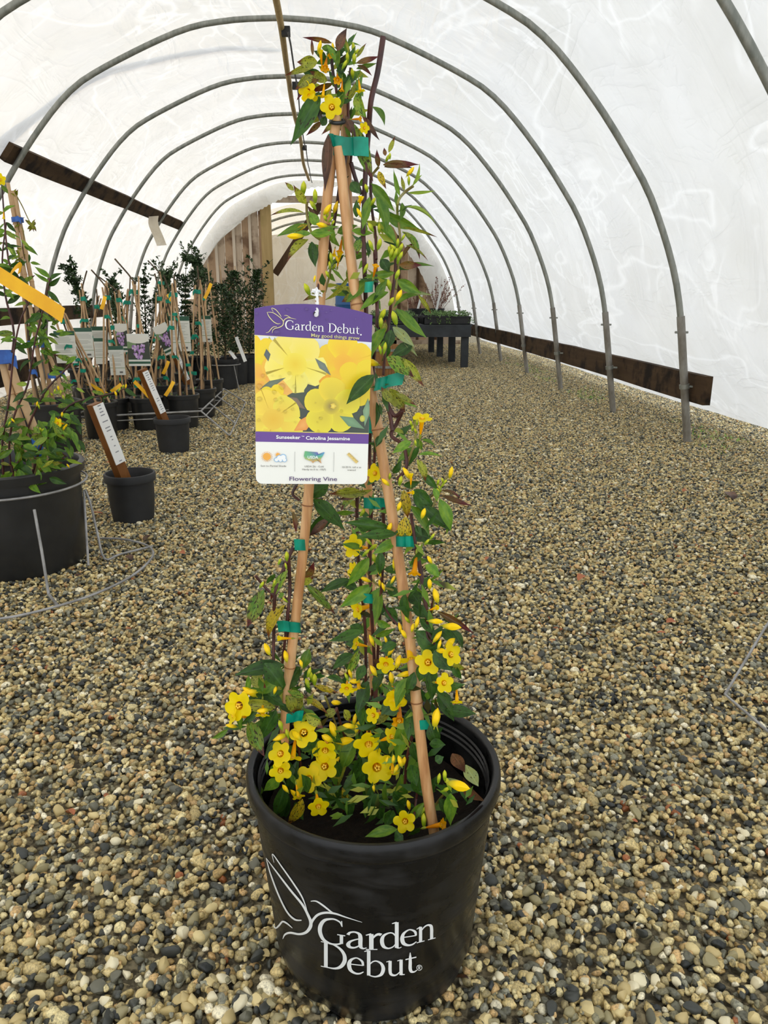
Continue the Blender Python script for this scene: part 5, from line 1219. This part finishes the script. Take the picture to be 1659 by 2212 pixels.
place_flower(A, 123, 914, 24, 'l', Y=2.02); place_flower(A, 2, 388, 24, 'r', Y=2.05); place_flower(A, 8, 470, 12, 'D', Y=2.05, kind='c')
for px, py in ((131, 848), (126, 838), (118, 845), (137, 858), (112, 852), (92, 930), (88, 928), (97, 934), (134, 895), (142, 920), (138, 925), (266, 835), (258, 842), (250, 850), (272, 834), (80, 872), (84, 878), (147, 1006), (20, 915), (28, 908)):
    place_bud(A, px, py, 11, R.choice('gy'), Y=2.03)
# wire stand: ring under the rim, bent legs, ring on the ground
st_ = thing('wire_pot_stand', 'grey wire stand clasping the large pot at the left edge', 'wire stand', Ac)
build('upper_ring', MB().tube([Ac + Vector((.212*math.cos(a), .212*math.sin(a), .238)) for a in np.linspace(0, math.tau, 61)[:-1]], .0035, 8, closed=True), M['wire'], st_)
g0 = atZ(105, 1283, .01)
build('leg', MB().tube([atY(74, 1101, Ac.y - .21), atY(90, 1190, g0.y + .03), g0, atZ(126, 1310, .008)], .0038, 8), M['wire'], st_)
build('leg', MB().tube(crom([atY(184, 1058, 2.18), atY(196, 1090, 2.17), atY(210, 1150, 2.17), atZ(226, 1207, .012), atZ(260, 1197, .01), atZ(330, 1180, .012)], 4), .0035, 8), M['wire'], st_)
build('leg', MB().tube([atY(181, 1060, 2.20), atZ(191, 1222, .01)], .0035, 8), M['wire'], st_)
build('ground_ring', MB().tube(crom([atZ(x, y, .012) for x, y in ((-40, 1342), (40, 1330), (125, 1309), (200, 1285), (270, 1253), (310, 1225), (330, 1200), (325, 1183), (300, 1172), (260, 1164), (215, 1163))], 6), .0035, 8), M['wire'], st_)

# second big pot behind it
Bc = atZ(114, 975); Bc.z = 0; Bc = Vector((Bc.x, Bc.y + .02, 0))
B = thing('potted_vine', 'black pot with blue-tied bamboo canes behind the left edge pot', 'potted plant', Bc)
build('pot', pot_mb(Bc, .135, .150, .25, n=48, lip=.014), M['black_plastic'], B); build('soil', soil_mb(Bc, .14, .215), M['soil'], B)
for (p0, p1, r0) in (((119, 890), (31, 412), .0115), ((78, 875), (26, 412), .010), ((150, 890), (95, 735), .0115), ((104, 880), (17, 395), .0105)):
    cane(B, atY(*p0, Bc.y + R.uniform(-.06, .06)), atY(*p1, Bc.y), r0, r0*.8, [.28, .61, .83], M['bamboo2'])
for px, py, w in ((38, 475, .026), (94, 745, .024), (68, 741, .018), (72, 803, .018), (112, 812, .018), (132, 808, .016)):
    band(B, atY(px, py, Bc.y), w, .022, M['tape_blue'], .03)
for s_ in (((150, 890), (128, 810), (105, 740), (92, 690), (104, 600)), ((90, 890), (70, 800), (60, 720), (55, 600), (48, 520)), ((100, 880), (62, 720), (95, 660))):
    a_stem(B, s_, Bc.y, .006, 'bark')
for (s_, Yk) in ((((34, 420), (48, 445), (62, 475), (72, 488)), Bc.y), (((42, 480), (52, 510), (45, 560)), Bc.y)):
    pts = a_stem(B, s_, Yk, .003, 'stem_green')
    for p in pts[-3:] + pts[:2]:
        for _ in range(4):
            d = Vector((R.gauss(0, 1), R.gauss(0, .6), R.gauss(.1, 1))).normalized(); place_leaf(B, p, p + d*.035, .014, 'o', (CO - p).normalized() + Vector((R.gauss(0, .6), 0, .4)))
for _ in range(70):
    px, py = R.choice(((100, 720), (70, 680), (110, 690), (45, 560), (60, 860), (120, 790), (140, 850))); px += R.gauss(0, 16); py += R.gauss(0, 30)
    P = atY(px, py, Bc.y - .05); L = R.uniform(.04, .08); a = R.uniform(-2.2, .8)
    place_leaf(B, P, P + (_r*math.cos(a) + Vector((0, -.2, math.sin(a)))).normalized()*L, L*.3, R.choice('gggdld'), (CO - P).normalized() + Vector((R.gauss(0, .6), 0, .4)))
# big yellow ribbon tag
q = [atY(-30, 574, 1.98), atY(0, 594, 1.99), atY(60, 632, 1.97), atY(105, 660, 1.95), atY(137, 682, 1.94)]
yt = thing('ribbon_tag', 'long yellow plastic ribbon hanging across the left edge canes', 'tag', q[0])
build('strip', MB().ribbon(crom(q, 6), Vector((.35, 0, 1)), .036, .001), M['yellow_tag'], yt)
build('loop', MB().ribbon(crom([atY(16, 612, 1.99), atY(24, 590, 2.0), atY(40, 573, 2.01), atY(46, 580, 2.02), atY(40, 586, 2.03)], 6), Vector((.3, .2, 1)), .016, .001), M['yellow_tag'], yt)

# small pots with stake signs
def sign_pot(label, px, py_b, r, h, s_base, s_top, lab0, lab1, wl, Yoff=0):
    c = atZ(px, py_b); c.z = 0; c.y += r*.6
    tt = thing('sign_pot', label, 'sign pot', c, 'stake signs in small black pots')
    build('pot', pot_mb(c, r*.86, r, h, ribs=22, lip=.007), M['black_matte'], tt); build('soil', soil_mb(c, r*.9, h*.55), M['soil'], tt)
    b = atY(*s_base, c.y); t_ = atY(*s_top, c.y - .03); d = (t_ - b).normalized(); n = Vector((.80, -.60, 0)); n = (n - d*n.dot(d)).normalized(); e = d.cross(n)
    b2 = b - d*.12; L = (t_ - b2).length; M4 = Matrix((e, n, d)).transposed().to_4x4(); M4.translation = b2
    wst, dst = .036, .036
    stk = build('stake', MB().box((-wst/2, -dst/2, 0), (wst/2, dst/2, L), M4), M['stake'], tt, smooth=False)
    l0 = (atY(*lab0, c.y) - b2).dot(d); l1 = (atY(*lab1, c.y) - b2).dot(d)
    mb = MB().box((-wl/2, dst/2 + .001, l0), (wl/2, dst/2 + .0045, l1), M4, hexc('eeeeec'))
    nl_ = int((l1 - l0)/.011)
    for k in range(nl_):
        if R.random() < .25: continue
        z = l0 + (k + .6)*.011; w_ = wl*R.uniform(.1, .36); mb.add([M4 @ Vector(p) for p in ((-w_ + .002, dst/2 + .005, z), (w_, dst/2 + .005, z), (w_, dst/2 + .005, z + .0035), (-w_ + .002, dst/2 + .005, z + .0035))], [(0, 1, 2, 3)], hexc('8a8c92'))
    build('label_plate', mb, M['print'], tt, smooth=False, cols=True, label='white sign with faint vertical print')
    return tt
sign_pot('small black pot holding a leaning stained stake sign, nearest of the signs', 281, 1128, .082, .165, (262, 1022), (203, 872), (270, 995), (213, 868), .040)
sign_pot('small black pot holding a leaning stake sign beside the wire rack', 372, 978, .086, .17, (354, 908), (306, 798), (352, 890), (312, 800), .034)
sign_pot('stake sign leaning among the bamboo tripods', 400, 880, .078, .16, (405, 828), (372, 752), (406, 820), (376, 756), .034)

# wire rack round the potted vines
FR = atY(434, 888, 4.22); FLt = atY(150, 902, 4.18); BR = atY(484, 840, 5.6); BL = BR + (FLt - FR)
rk = thing('wire_rack', 'low grey wire rack with slanted legs round the bamboo tripod pots', 'rack', (FR.x, FR.y, 0))
build('frame_wire', MB().tube([FR, FLt, BL, BR], .005, 8, closed=True), M['wire'], rk)
o2 = Vector((.02, 0, -.03))
build('frame_wire', MB().tube([FR + o2, BR + o2], .004, 6), M['wire'], rk)
for f in (0, .3, .62, 1.0):
    p = FR.lerp(BR, f); g = Vector((p.x + .16, p.y - .06, .006))
    build('leg', MB().tube([p, g], .0048, 8), M['wire'], rk); p2 = FLt.lerp(BL, f)
    build('cross_wire', MB().tube([p + o2, p2 + Vector((0, 0, -.03))], .003, 6), M['wire'], rk)
build('foot_wire', MB().tube([Vector((FR.x + .16, FR.y - .06, .006)), Vector((BR.x + .16, BR.y - .06, .006))], .0045, 6), M['wire'], rk)

# bamboo tripods
TRI = [('leaning far left beside the blue-tied canes', 218, 4.18, (137, 688)), ('with a teal bow at its top in front of the left hoops', 200, 4.9, (179, 640)), ('behind the nearest stake sign', 247, 4.45, (232, 637)),
       ('carrying the purple flower tag, in the front row', 319, 4.45, (292, 625)), ('at the front right, beside the small stake sign pot', 398, 4.5, (377, 631)), ('at the right end of the rack', 437, 4.9, (428, 625)),
       ('second row, left of the purple flower tag', 285, 5.0, (256, 643)), ('second row, carrying the tilted purple card', 360, 5.0, (344, 640)), ('back row, far left', 190, 5.45, (208, 658)), ('back row, behind the purple flower tag', 262, 5.45, (277, 649)),
       ('back row, behind the large white tag', 330, 5.5, (362, 646)), ('back row, right end next to the shrubs', 458, 5.4, (440, 640)), ('farthest back in the middle', 405, 5.9, (350, 607))]
for k, (lab, px, Y, ap) in enumerate(TRI):
    c = atY(px, 900, Y); c.z = 0; r = R.uniform(.088, .095); h = R.uniform(.185, .2)
    tt = thing('trellised_vine', f'potted bamboo tripod {lab}', 'potted plant', c, 'bamboo tripods in the wire rack')
    build('pot', pot_mb(c, r*.86, r, h, n=32, lip=.008), M['black_plastic'], tt); build('soil', soil_mb(c, r*.92, h - .03), M['soil'], tt)
    top = atY(*ap, Y); nC = R.choice((4, 4, 5))
    for q in range(nC):
        a = q*math.tau/nC + R.uniform(-.3, .3); b = c + Vector((r*.78*math.cos(a), r*.78*math.sin(a), h - .05)); tp = top + Vector((R.gauss(0, .010), R.gauss(0, .01), R.uniform(-.01, .05)))
        e = tp + (tp - b).normalized()*.03
        cane(tt, b, e, .0062, .0048, [.3, .66], M['bamboo2'])
    H = top.z - h
    band(tt, top + Vector((0, 0, -.015)), .016, .024, M['tape'], R.choice((None, .03, -.03)))
    for q in range(R.choice((4, 5, 6))):
        f = R.uniform(.06, .8); a = R.uniform(0, 6.28); cc = c.lerp(top, 0); rr_ = r*.78*(1 - f)
        cc = Vector((c.x + (top.x - c.x)*f + rr_*math.cos(a), c.y + (top.y - c.y)*f - abs(rr_*math.sin(a)), h + H*f)); band(tt, cc, R.uniform(.009, .016), R.uniform(.014, .022), M['tape'], R.choice((None, .03, -.03, None)))
    for q in range(2):
        pts = []
        for z in np.linspace(0, 1.12, 12): pts.append(c + Vector(((top.x - c.x)*z + .035*(1 - z)*math.sin(z*11 + q*2 + k), (top.y - c.y)*z + .035*(1 - z)*math.cos(z*11 + q*2), h - .03 + H*z)))
        if q == 0: pts.append(pts[-1] + Vector((R.uniform(-.12, .05), 0, R.uniform(.05, .13))))
        build('vine_stem', MB().tube(crom(pts, 3), .0032 if q else .0045, 6), M['bark'], tt)
    mb = MB()
    for _ in range(26):
        a = R.uniform(0, 6.28); p = c + Vector((r*.7*math.cos(a), r*.7*math.sin(a), h - .02)); leafblob(mb, p, (.012, .012, .02), 2, .016)
    s_ = build('sprouts', mb, M['gcover'], tt, smooth=False); s_['kind'] = 'stuff'
# hang tags on the tripods
GRN = hexc('2f5a46'); WT2 = hexc('e2e4dc')
def hang_tag(label, x0, y0, x1, y1, Y, kind, rot=0.0):
    P = atY((x0 + x1)/2, (y0 + y1)/2, Y); s = 1/ppm(P); w, h = (x1 - x0)*s, (y1 - y0)*s
    tt = thing('hang_tag', label, 'tag', P, 'hang tags on the bamboo tripods'); ca_, sa_ = math.cos(rot), math.sin(rot); yaw_ = R.uniform(-.25, .25)
    def pt(u, v, l=0): 
        x, z = (u - .5)*w, (.5 - v)*h; X, Z = x*ca_ - z*sa_, x*sa_ + z*ca_
        return P + Vector((X, X*yaw_ - l, Z))
    def quad(mb, u0, v0, u1, v1, col, l): mb.add([pt(u0, v0, l), pt(u0, v1, l), pt(u1, v1, l), pt(u1, v0, l)], [(0, 1, 2, 3)], col)
    mb = MB(); mb.add([pt(0, 0), pt(0, 1), pt(1, 1), pt(1, 0), pt(0, 0, -.002), pt(0, 1, -.002), pt(1, 1, -.002), pt(1, 0, -.002)], [(0, 1, 2, 3), (7, 6, 5, 4), (0, 4, 5, 1), (1, 5, 6, 2), (2, 6, 7, 3), (3, 7, 4, 0)], WT2)
    build('card', mb, M['print'], tt, smooth=False, cols=True)
    pr = MB()
    if kind == 'back':
        quad(pr, 0, 0, 1, .13, GRN, .001); quad(pr, 0, .74, 1, .755, hexc('7f9a6a'), .001); quad(pr, .62, .87, .84, .93, hexc('6a6a66'), .001)
        for k in range(11):
            if k in (4, 8): continue
            quad(pr, .06, .20 + k*.045, R.uniform(.7, .95), .214 + k*.045, hexc('b4b8b0'), .001)
    else:
        quad(pr, 0, .24, 1, .78, hexc('3f463c'), .001); quad(pr, 0, .24, .4, .45, hexc('7a9468'), .0012); quad(pr, 0, .86, 1, .93, GRN, .001); quad(pr, 0, .78, 1, .80, GRN, .001)
        pr.add([pt(.5 + .5*math.cos(a), .16 + .14*math.sin(a), .0014) for a in np.linspace(0, math.tau, 25)[:-1]], [tuple(range(24))], hexc('e6e4da'))
    build('print', pr, M['print'], tt, smooth=False, cols=True)
    if kind != 'back':
        fl = MB(); rr_ = random.Random(int(x0))
        for _ in range(38):
            f = rr_.random(); u = .5 + rr_.uniform(-.3, .3)*(1 - f*.5); v = .32 + .44*f; r_ = .055; cc = rr_.choice(('b08cc4', 'c4a2d2', '9a72b4', 'd0b4dc'))
            fl.add([pt(u + r_*math.cos(a), v + r_*.8*math.sin(a), .0016 + .00002*_) for a in np.linspace(0, math.tau, 9)[:-1]], [tuple(range(8))], hexc(cc))
        f_ = build('flower_print', fl, M['print'], tt, smooth=False, cols=True); f_['label'] = 'printed cluster of purple flowers'; f_['kind'] = 'stuff'
    return tt
hang_tag('white tag with green header, leftmost of the tripod tags', 119, 716, 164, 784, 4.15, 'back')
hang_tag('white tag with green header half hidden behind the second tripod', 162, 709, 200, 772, 4.8, 'back')
hang_tag('narrow white tag with green header left of the front row canes', 205, 731, 228, 786, 4.7, 'back')
hang_tag('low white tag with green header below the purple flower tags', 237, 748, 268, 810, 4.42, 'back')
hang_tag('pale tag with green header high behind the second row canes', 200, 706, 240, 770, 5.1, 'back')
hang_tag('tag with a purple flower picture and white oval top, facing front', 276, 722, 323, 790, 4.36, 'front')
hang_tag('tag with a purple flower picture partly behind a cane', 247, 700, 276, 760, 4.8, 'front')
hang_tag('tilted tag with a purple flower picture right of centre', 342, 700, 374, 764, 4.86, 'front', .42)
hang_tag('large white tag with green header at the right of the tripods', 367, 684, 411, 758, 4.7, 'back')
hang_tag('white tag with green header at the right end tripod', 430, 683, 457, 738, 5.0, 'back')
# yellow plastic markers
for k, (a, b, Y, lab) in enumerate((((456, 612), (442, 645), 4.85, 'yellow ribbon at the top of the right end tripod'), ((227, 640), (219, 668), 4.4, 'yellow ribbon hanging at the top of the front left tripods'), ((362, 636), (370, 650), 5.0, 'short yellow ribbon tied under the middle tripod tops'),
                                ((186, 826), (232, 852), 4.2, 'yellow ribbon lying slanted over the left front pots'), ((290, 824), (323, 858), 4.3, 'yellow ribbon slanting down behind the small stake sign'), ((375, 824), (357, 855), 4.35, 'yellow ribbon slanting at the foot of the front right tripod'), ((364, 780), (352, 808), 4.7, 'small yellow ribbon low among the middle canes'), ((262, 830), (240, 846), 4.3, 'yellow ribbon in front of the second front pot'))):
    P0, P1 = atY(*a, Y), atY(*b, Y - .02)
    o = build('ribbon_tag', MB().ribbon(crom([P0, P0.lerp(P1, .5) + Vector((.004, -.008, 0)), P1], 4), (P1 - P0).cross(Vector((0, 1, 0))), .020, .001), M['yellow_tag'])
    tag(o, lab, 'tag', 'yellow ribbons on the tripods')

# evergreen shrubs behind
def shrub_mat(n, a, b, c):
    t = NT(n); t.base(t.ramp(t.noise(t.coord('Object'), 26, 3), [(.3, a), (.55, b), (.8, c)])); return t.done(.5, 0, .4)
M['ever'] = shrub_mat('evergreen', hexc('16240f'), hexc('2b4420'), hexc('4a6a34')); M['ever2'] = shrub_mat('evergreen_grey', hexc('26361f'), hexc('425a36'), hexc('6f8560'))
SHR = [('leaning yew-like shrub rising left of the tripods', (186, 880), 5.6, [(188, 720), (176, 650), (160, 610), (150, 578)], .055, 0, .10), ('loose shrub behind the front left tripods', (248, 850), 6.2, [(250, 700), (247, 650), (243, 605)], .075, 1, .1),
       ('dense dark shrub behind the purple flower tag', (315, 850), 6.4, [(315, 760), (314, 690), (310, 605)], .085, 0, .1), ('bushy shrub behind the large white tag', (362, 850), 6.3, [(365, 700), (358, 640), (358, 592)], .10, 1, .1),
       ('dense dark column shrub left of the branching one', (398, 850), 6.6, [(402, 760), (400, 690), (400, 602)], .12, 0, .1), ('branching shrub reaching above its neighbours', (440, 850), 6.7, [(440, 700), (438, 620), (425, 572), (405, 560)], .10, 1, .1),
       ('full dark shrub in the pot with a wire ring', (487, 840), 6.55, [(487, 770), (484, 700), (476, 620)], .15, 0, .115), ('tall dark shrub in front of the planks', (510, 830), 7.0, [(510, 740), (508, 660), (505, 590)], .14, 0, .115), ('rightmost dark shrub beside the door post', (540, 826), 7.2, [(540, 740), (548, 660), (556, 588)], .13, 0, .12)]
for k, (lab, pp_, Y, spine, rad_, mt, pr_) in enumerate(SHR):
    c = atZ(*pp_) if k >= 6 else atY(pp_[0], 850, Y); c.z = 0; Y = c.y; h = .25
    tt = thing('potted_shrub', lab, 'potted shrub', c, 'evergreen shrubs in front of the plank wall')
    build('pot', pot_mb(c, pr_*.88, pr_, h, n=32), M['black_matte'], tt); build('soil', soil_mb(c, pr_*.9, h - .03), M['soil'], tt)
    sp = [c + Vector((0, 0, h - .04))] + [atY(x, y, Y) for x, y in spine]; sp = crom(sp, 8)
    build('trunk', MB().tube(sp, [.011*(1 - .75*q/len(sp)) for q in range(len(sp))], 6), M['bark'], tt)
    mb = MB(); n_ = 2600 if rad_ > .09 else 1100
    z0 = h + .02
    for _ in range(n_):
        q = R.random()**.8; p = sp[min(int(q*len(sp)), len(sp)-1)]
        if p.z < z0: continue
        rr_ = rad_*(.75 + .35*math.sin(q*17 + k))*(1.05 - .55*q**3)
        a = R.uniform(0, 6.28); d = Vector((math.cos(a), math.sin(a), R.uniform(-.2, .7))).normalized(); tip = p + d*rr_*R.random()**.5
        b = Vector((R.gauss(0, 1), R.gauss(0, 1), R.gauss(.4, .8))).normalized(); e = b.orthogonal().normalized(); e = Matrix.Rotation(R.uniform(0, 6.28), 3, b) @ e; s_ = R.uniform(.016, .032)*(.8 if mt == 0 else 1.0)
        mb.add([tip - b*s_*.3, tip + e*s_*.3 + b*s_*.3, tip + b*s_, tip - e*s_*.3 + b*s_*.3], [(0, 1, 2, 3)])
    for _ in range(16):                         # free shoots
        q = R.uniform(.3, 1); p = sp[min(int(q*len(sp)), len(sp)-1)]; a = R.uniform(0, 6.28); d = Vector((math.cos(a), math.sin(a)*.5, R.uniform(.3, 1.2))).normalized(); L = rad_*R.uniform(1.0, 1.7)
        mb.tube([p, p + d*L], [.003, .0015], 4)
        for w_ in range(7): leafblob(mb, p + d*L*R.uniform(.4, 1.05), (.012, .012, .012), 2, .024)
    f_ = build('foliage', mb, M['ever2' if mt else 'ever'], tt, smooth=False); f_['kind'] = 'stuff'
    if k == 6:
        build('wire_ring', MB().tube([c + Vector(((pr_ + .02)*math.cos(a), (pr_ + .02)*math.sin(a), h - .045)) for a in np.linspace(0, math.tau, 41)[:-1]], .004, 6, closed=True).tube([c + Vector((pr_*.8, -pr_*.7, h - .045)), c + Vector((pr_*1.1, -pr_*.8, 0))], .004, 6), M['wire'], tt)
    if k >= 6:
        cane(tt, c + Vector((-.03, -.05, h - .05)), c + Vector((-.07, -.08, 1.0)), .006, .005, [.4, .8], M['bamboo2'])
for k, (a, b, Y, lab) in enumerate((((530, 781), (510, 728), 6.3, 'long white label stake leaning on the rightmost shrub pots'), ((509, 775), (496, 758), 6.3, 'short white label stake in the ringed shrub pot'))):
    o = build('label_stake', MB().ribbon([atY(*a, Y), atY(*b, Y + .05)], Vector((1, 0, .35)), .028, .003), M['label_white'], smooth=False); tag(o, lab, 'label')

# wire stand corner at the right edge of the picture
w0 = [atY(1700, 1290, 1.42), atY(1655, 1352, 1.42), atZ(1566, 1500, .012), atZ(1659, 1580, .012), atZ(1720, 1628, .012)]
ws = thing('plant_support', 'bent grey wire plant support poking in at the right edge', 'wire support', w0[2])
build('wire', MB().tube(w0, .0027, 8), M['wire'], ws)
build('foot_wire', MB().tube([w0[4], w0[4] + Vector((.25, .12, 0)), w0[0] + Vector((.25, .1, 0)), w0[0]], .0027, 8), M['wire'], ws)
# dead leaves on the gravel
DL = ['at the foot of the large left edge pot', 'lying alone right of the ground ring', 'inside the wire ground ring', 'beside the leg of the wire pot stand', 'largest, near the right film', 'tan one just left of the largest by the right film', 'on the gravel inside the nearest right hoop post', 'reddish, left of the bent wire support', 'small, below the bent wire support', 'pale flat one in the middle right gravel', 'upright, touching the right of the lettered pot', 'dark one above the bent wire support corner', 'under the lettered pot at its lower right', 'between the two stake sign pots', 'behind the left edge pot canes', 'tiny, at the lower right gravel', 'at the far side of the wire ground ring', 'in the lower left gravel', 'just right of the vine at tag bottom height', 'right of the vine below the tag']
dead = [leaf_mesh('dead_leaf', LM['b'], .5, .25, .5, wpow=(.7, .7), wave=.8), leaf_mesh('dead_leaf', mat_noise('russet_leaf', hexc('8a4a2a'), hexc('b8734a'), 20, .7), .8, .3, -.6, wpow=(.7, .8), wave=.8)]
for k, (px, py, lpx) in enumerate(((180, 1243, 24), (388, 1192, 18), (275, 1200, 26), (195, 1110, 24), (1570, 1063, 40), (1475, 1062, 18), (1310, 1000, 18), (1418, 1368, 18), (1398, 1722, 12), (1260, 1242, 26), (980, 2060, 40), (1440, 1345, 26), (985, 2110, 26), (225, 1000, 26), (150, 1000, 14), (1365, 1770, 12), (310, 1168, 22), (160, 1760, 20), (1110, 1150, 14), (1050, 1210, 14))):
    P = atZ(px, py, .012); o = link('dead_leaf', dead[k % 2]); s_ = lpx/ppm(P)*1.15; a = R.uniform(0, 6.28)
    o.location = P; o.rotation_euler = (R.uniform(-.2, .3), R.uniform(-.3, .3), a); o.scale = (s_*.55, s_, s_); tag(o, 'dead leaf ' + DL[k], 'leaf', 'dead leaves on the gravel')
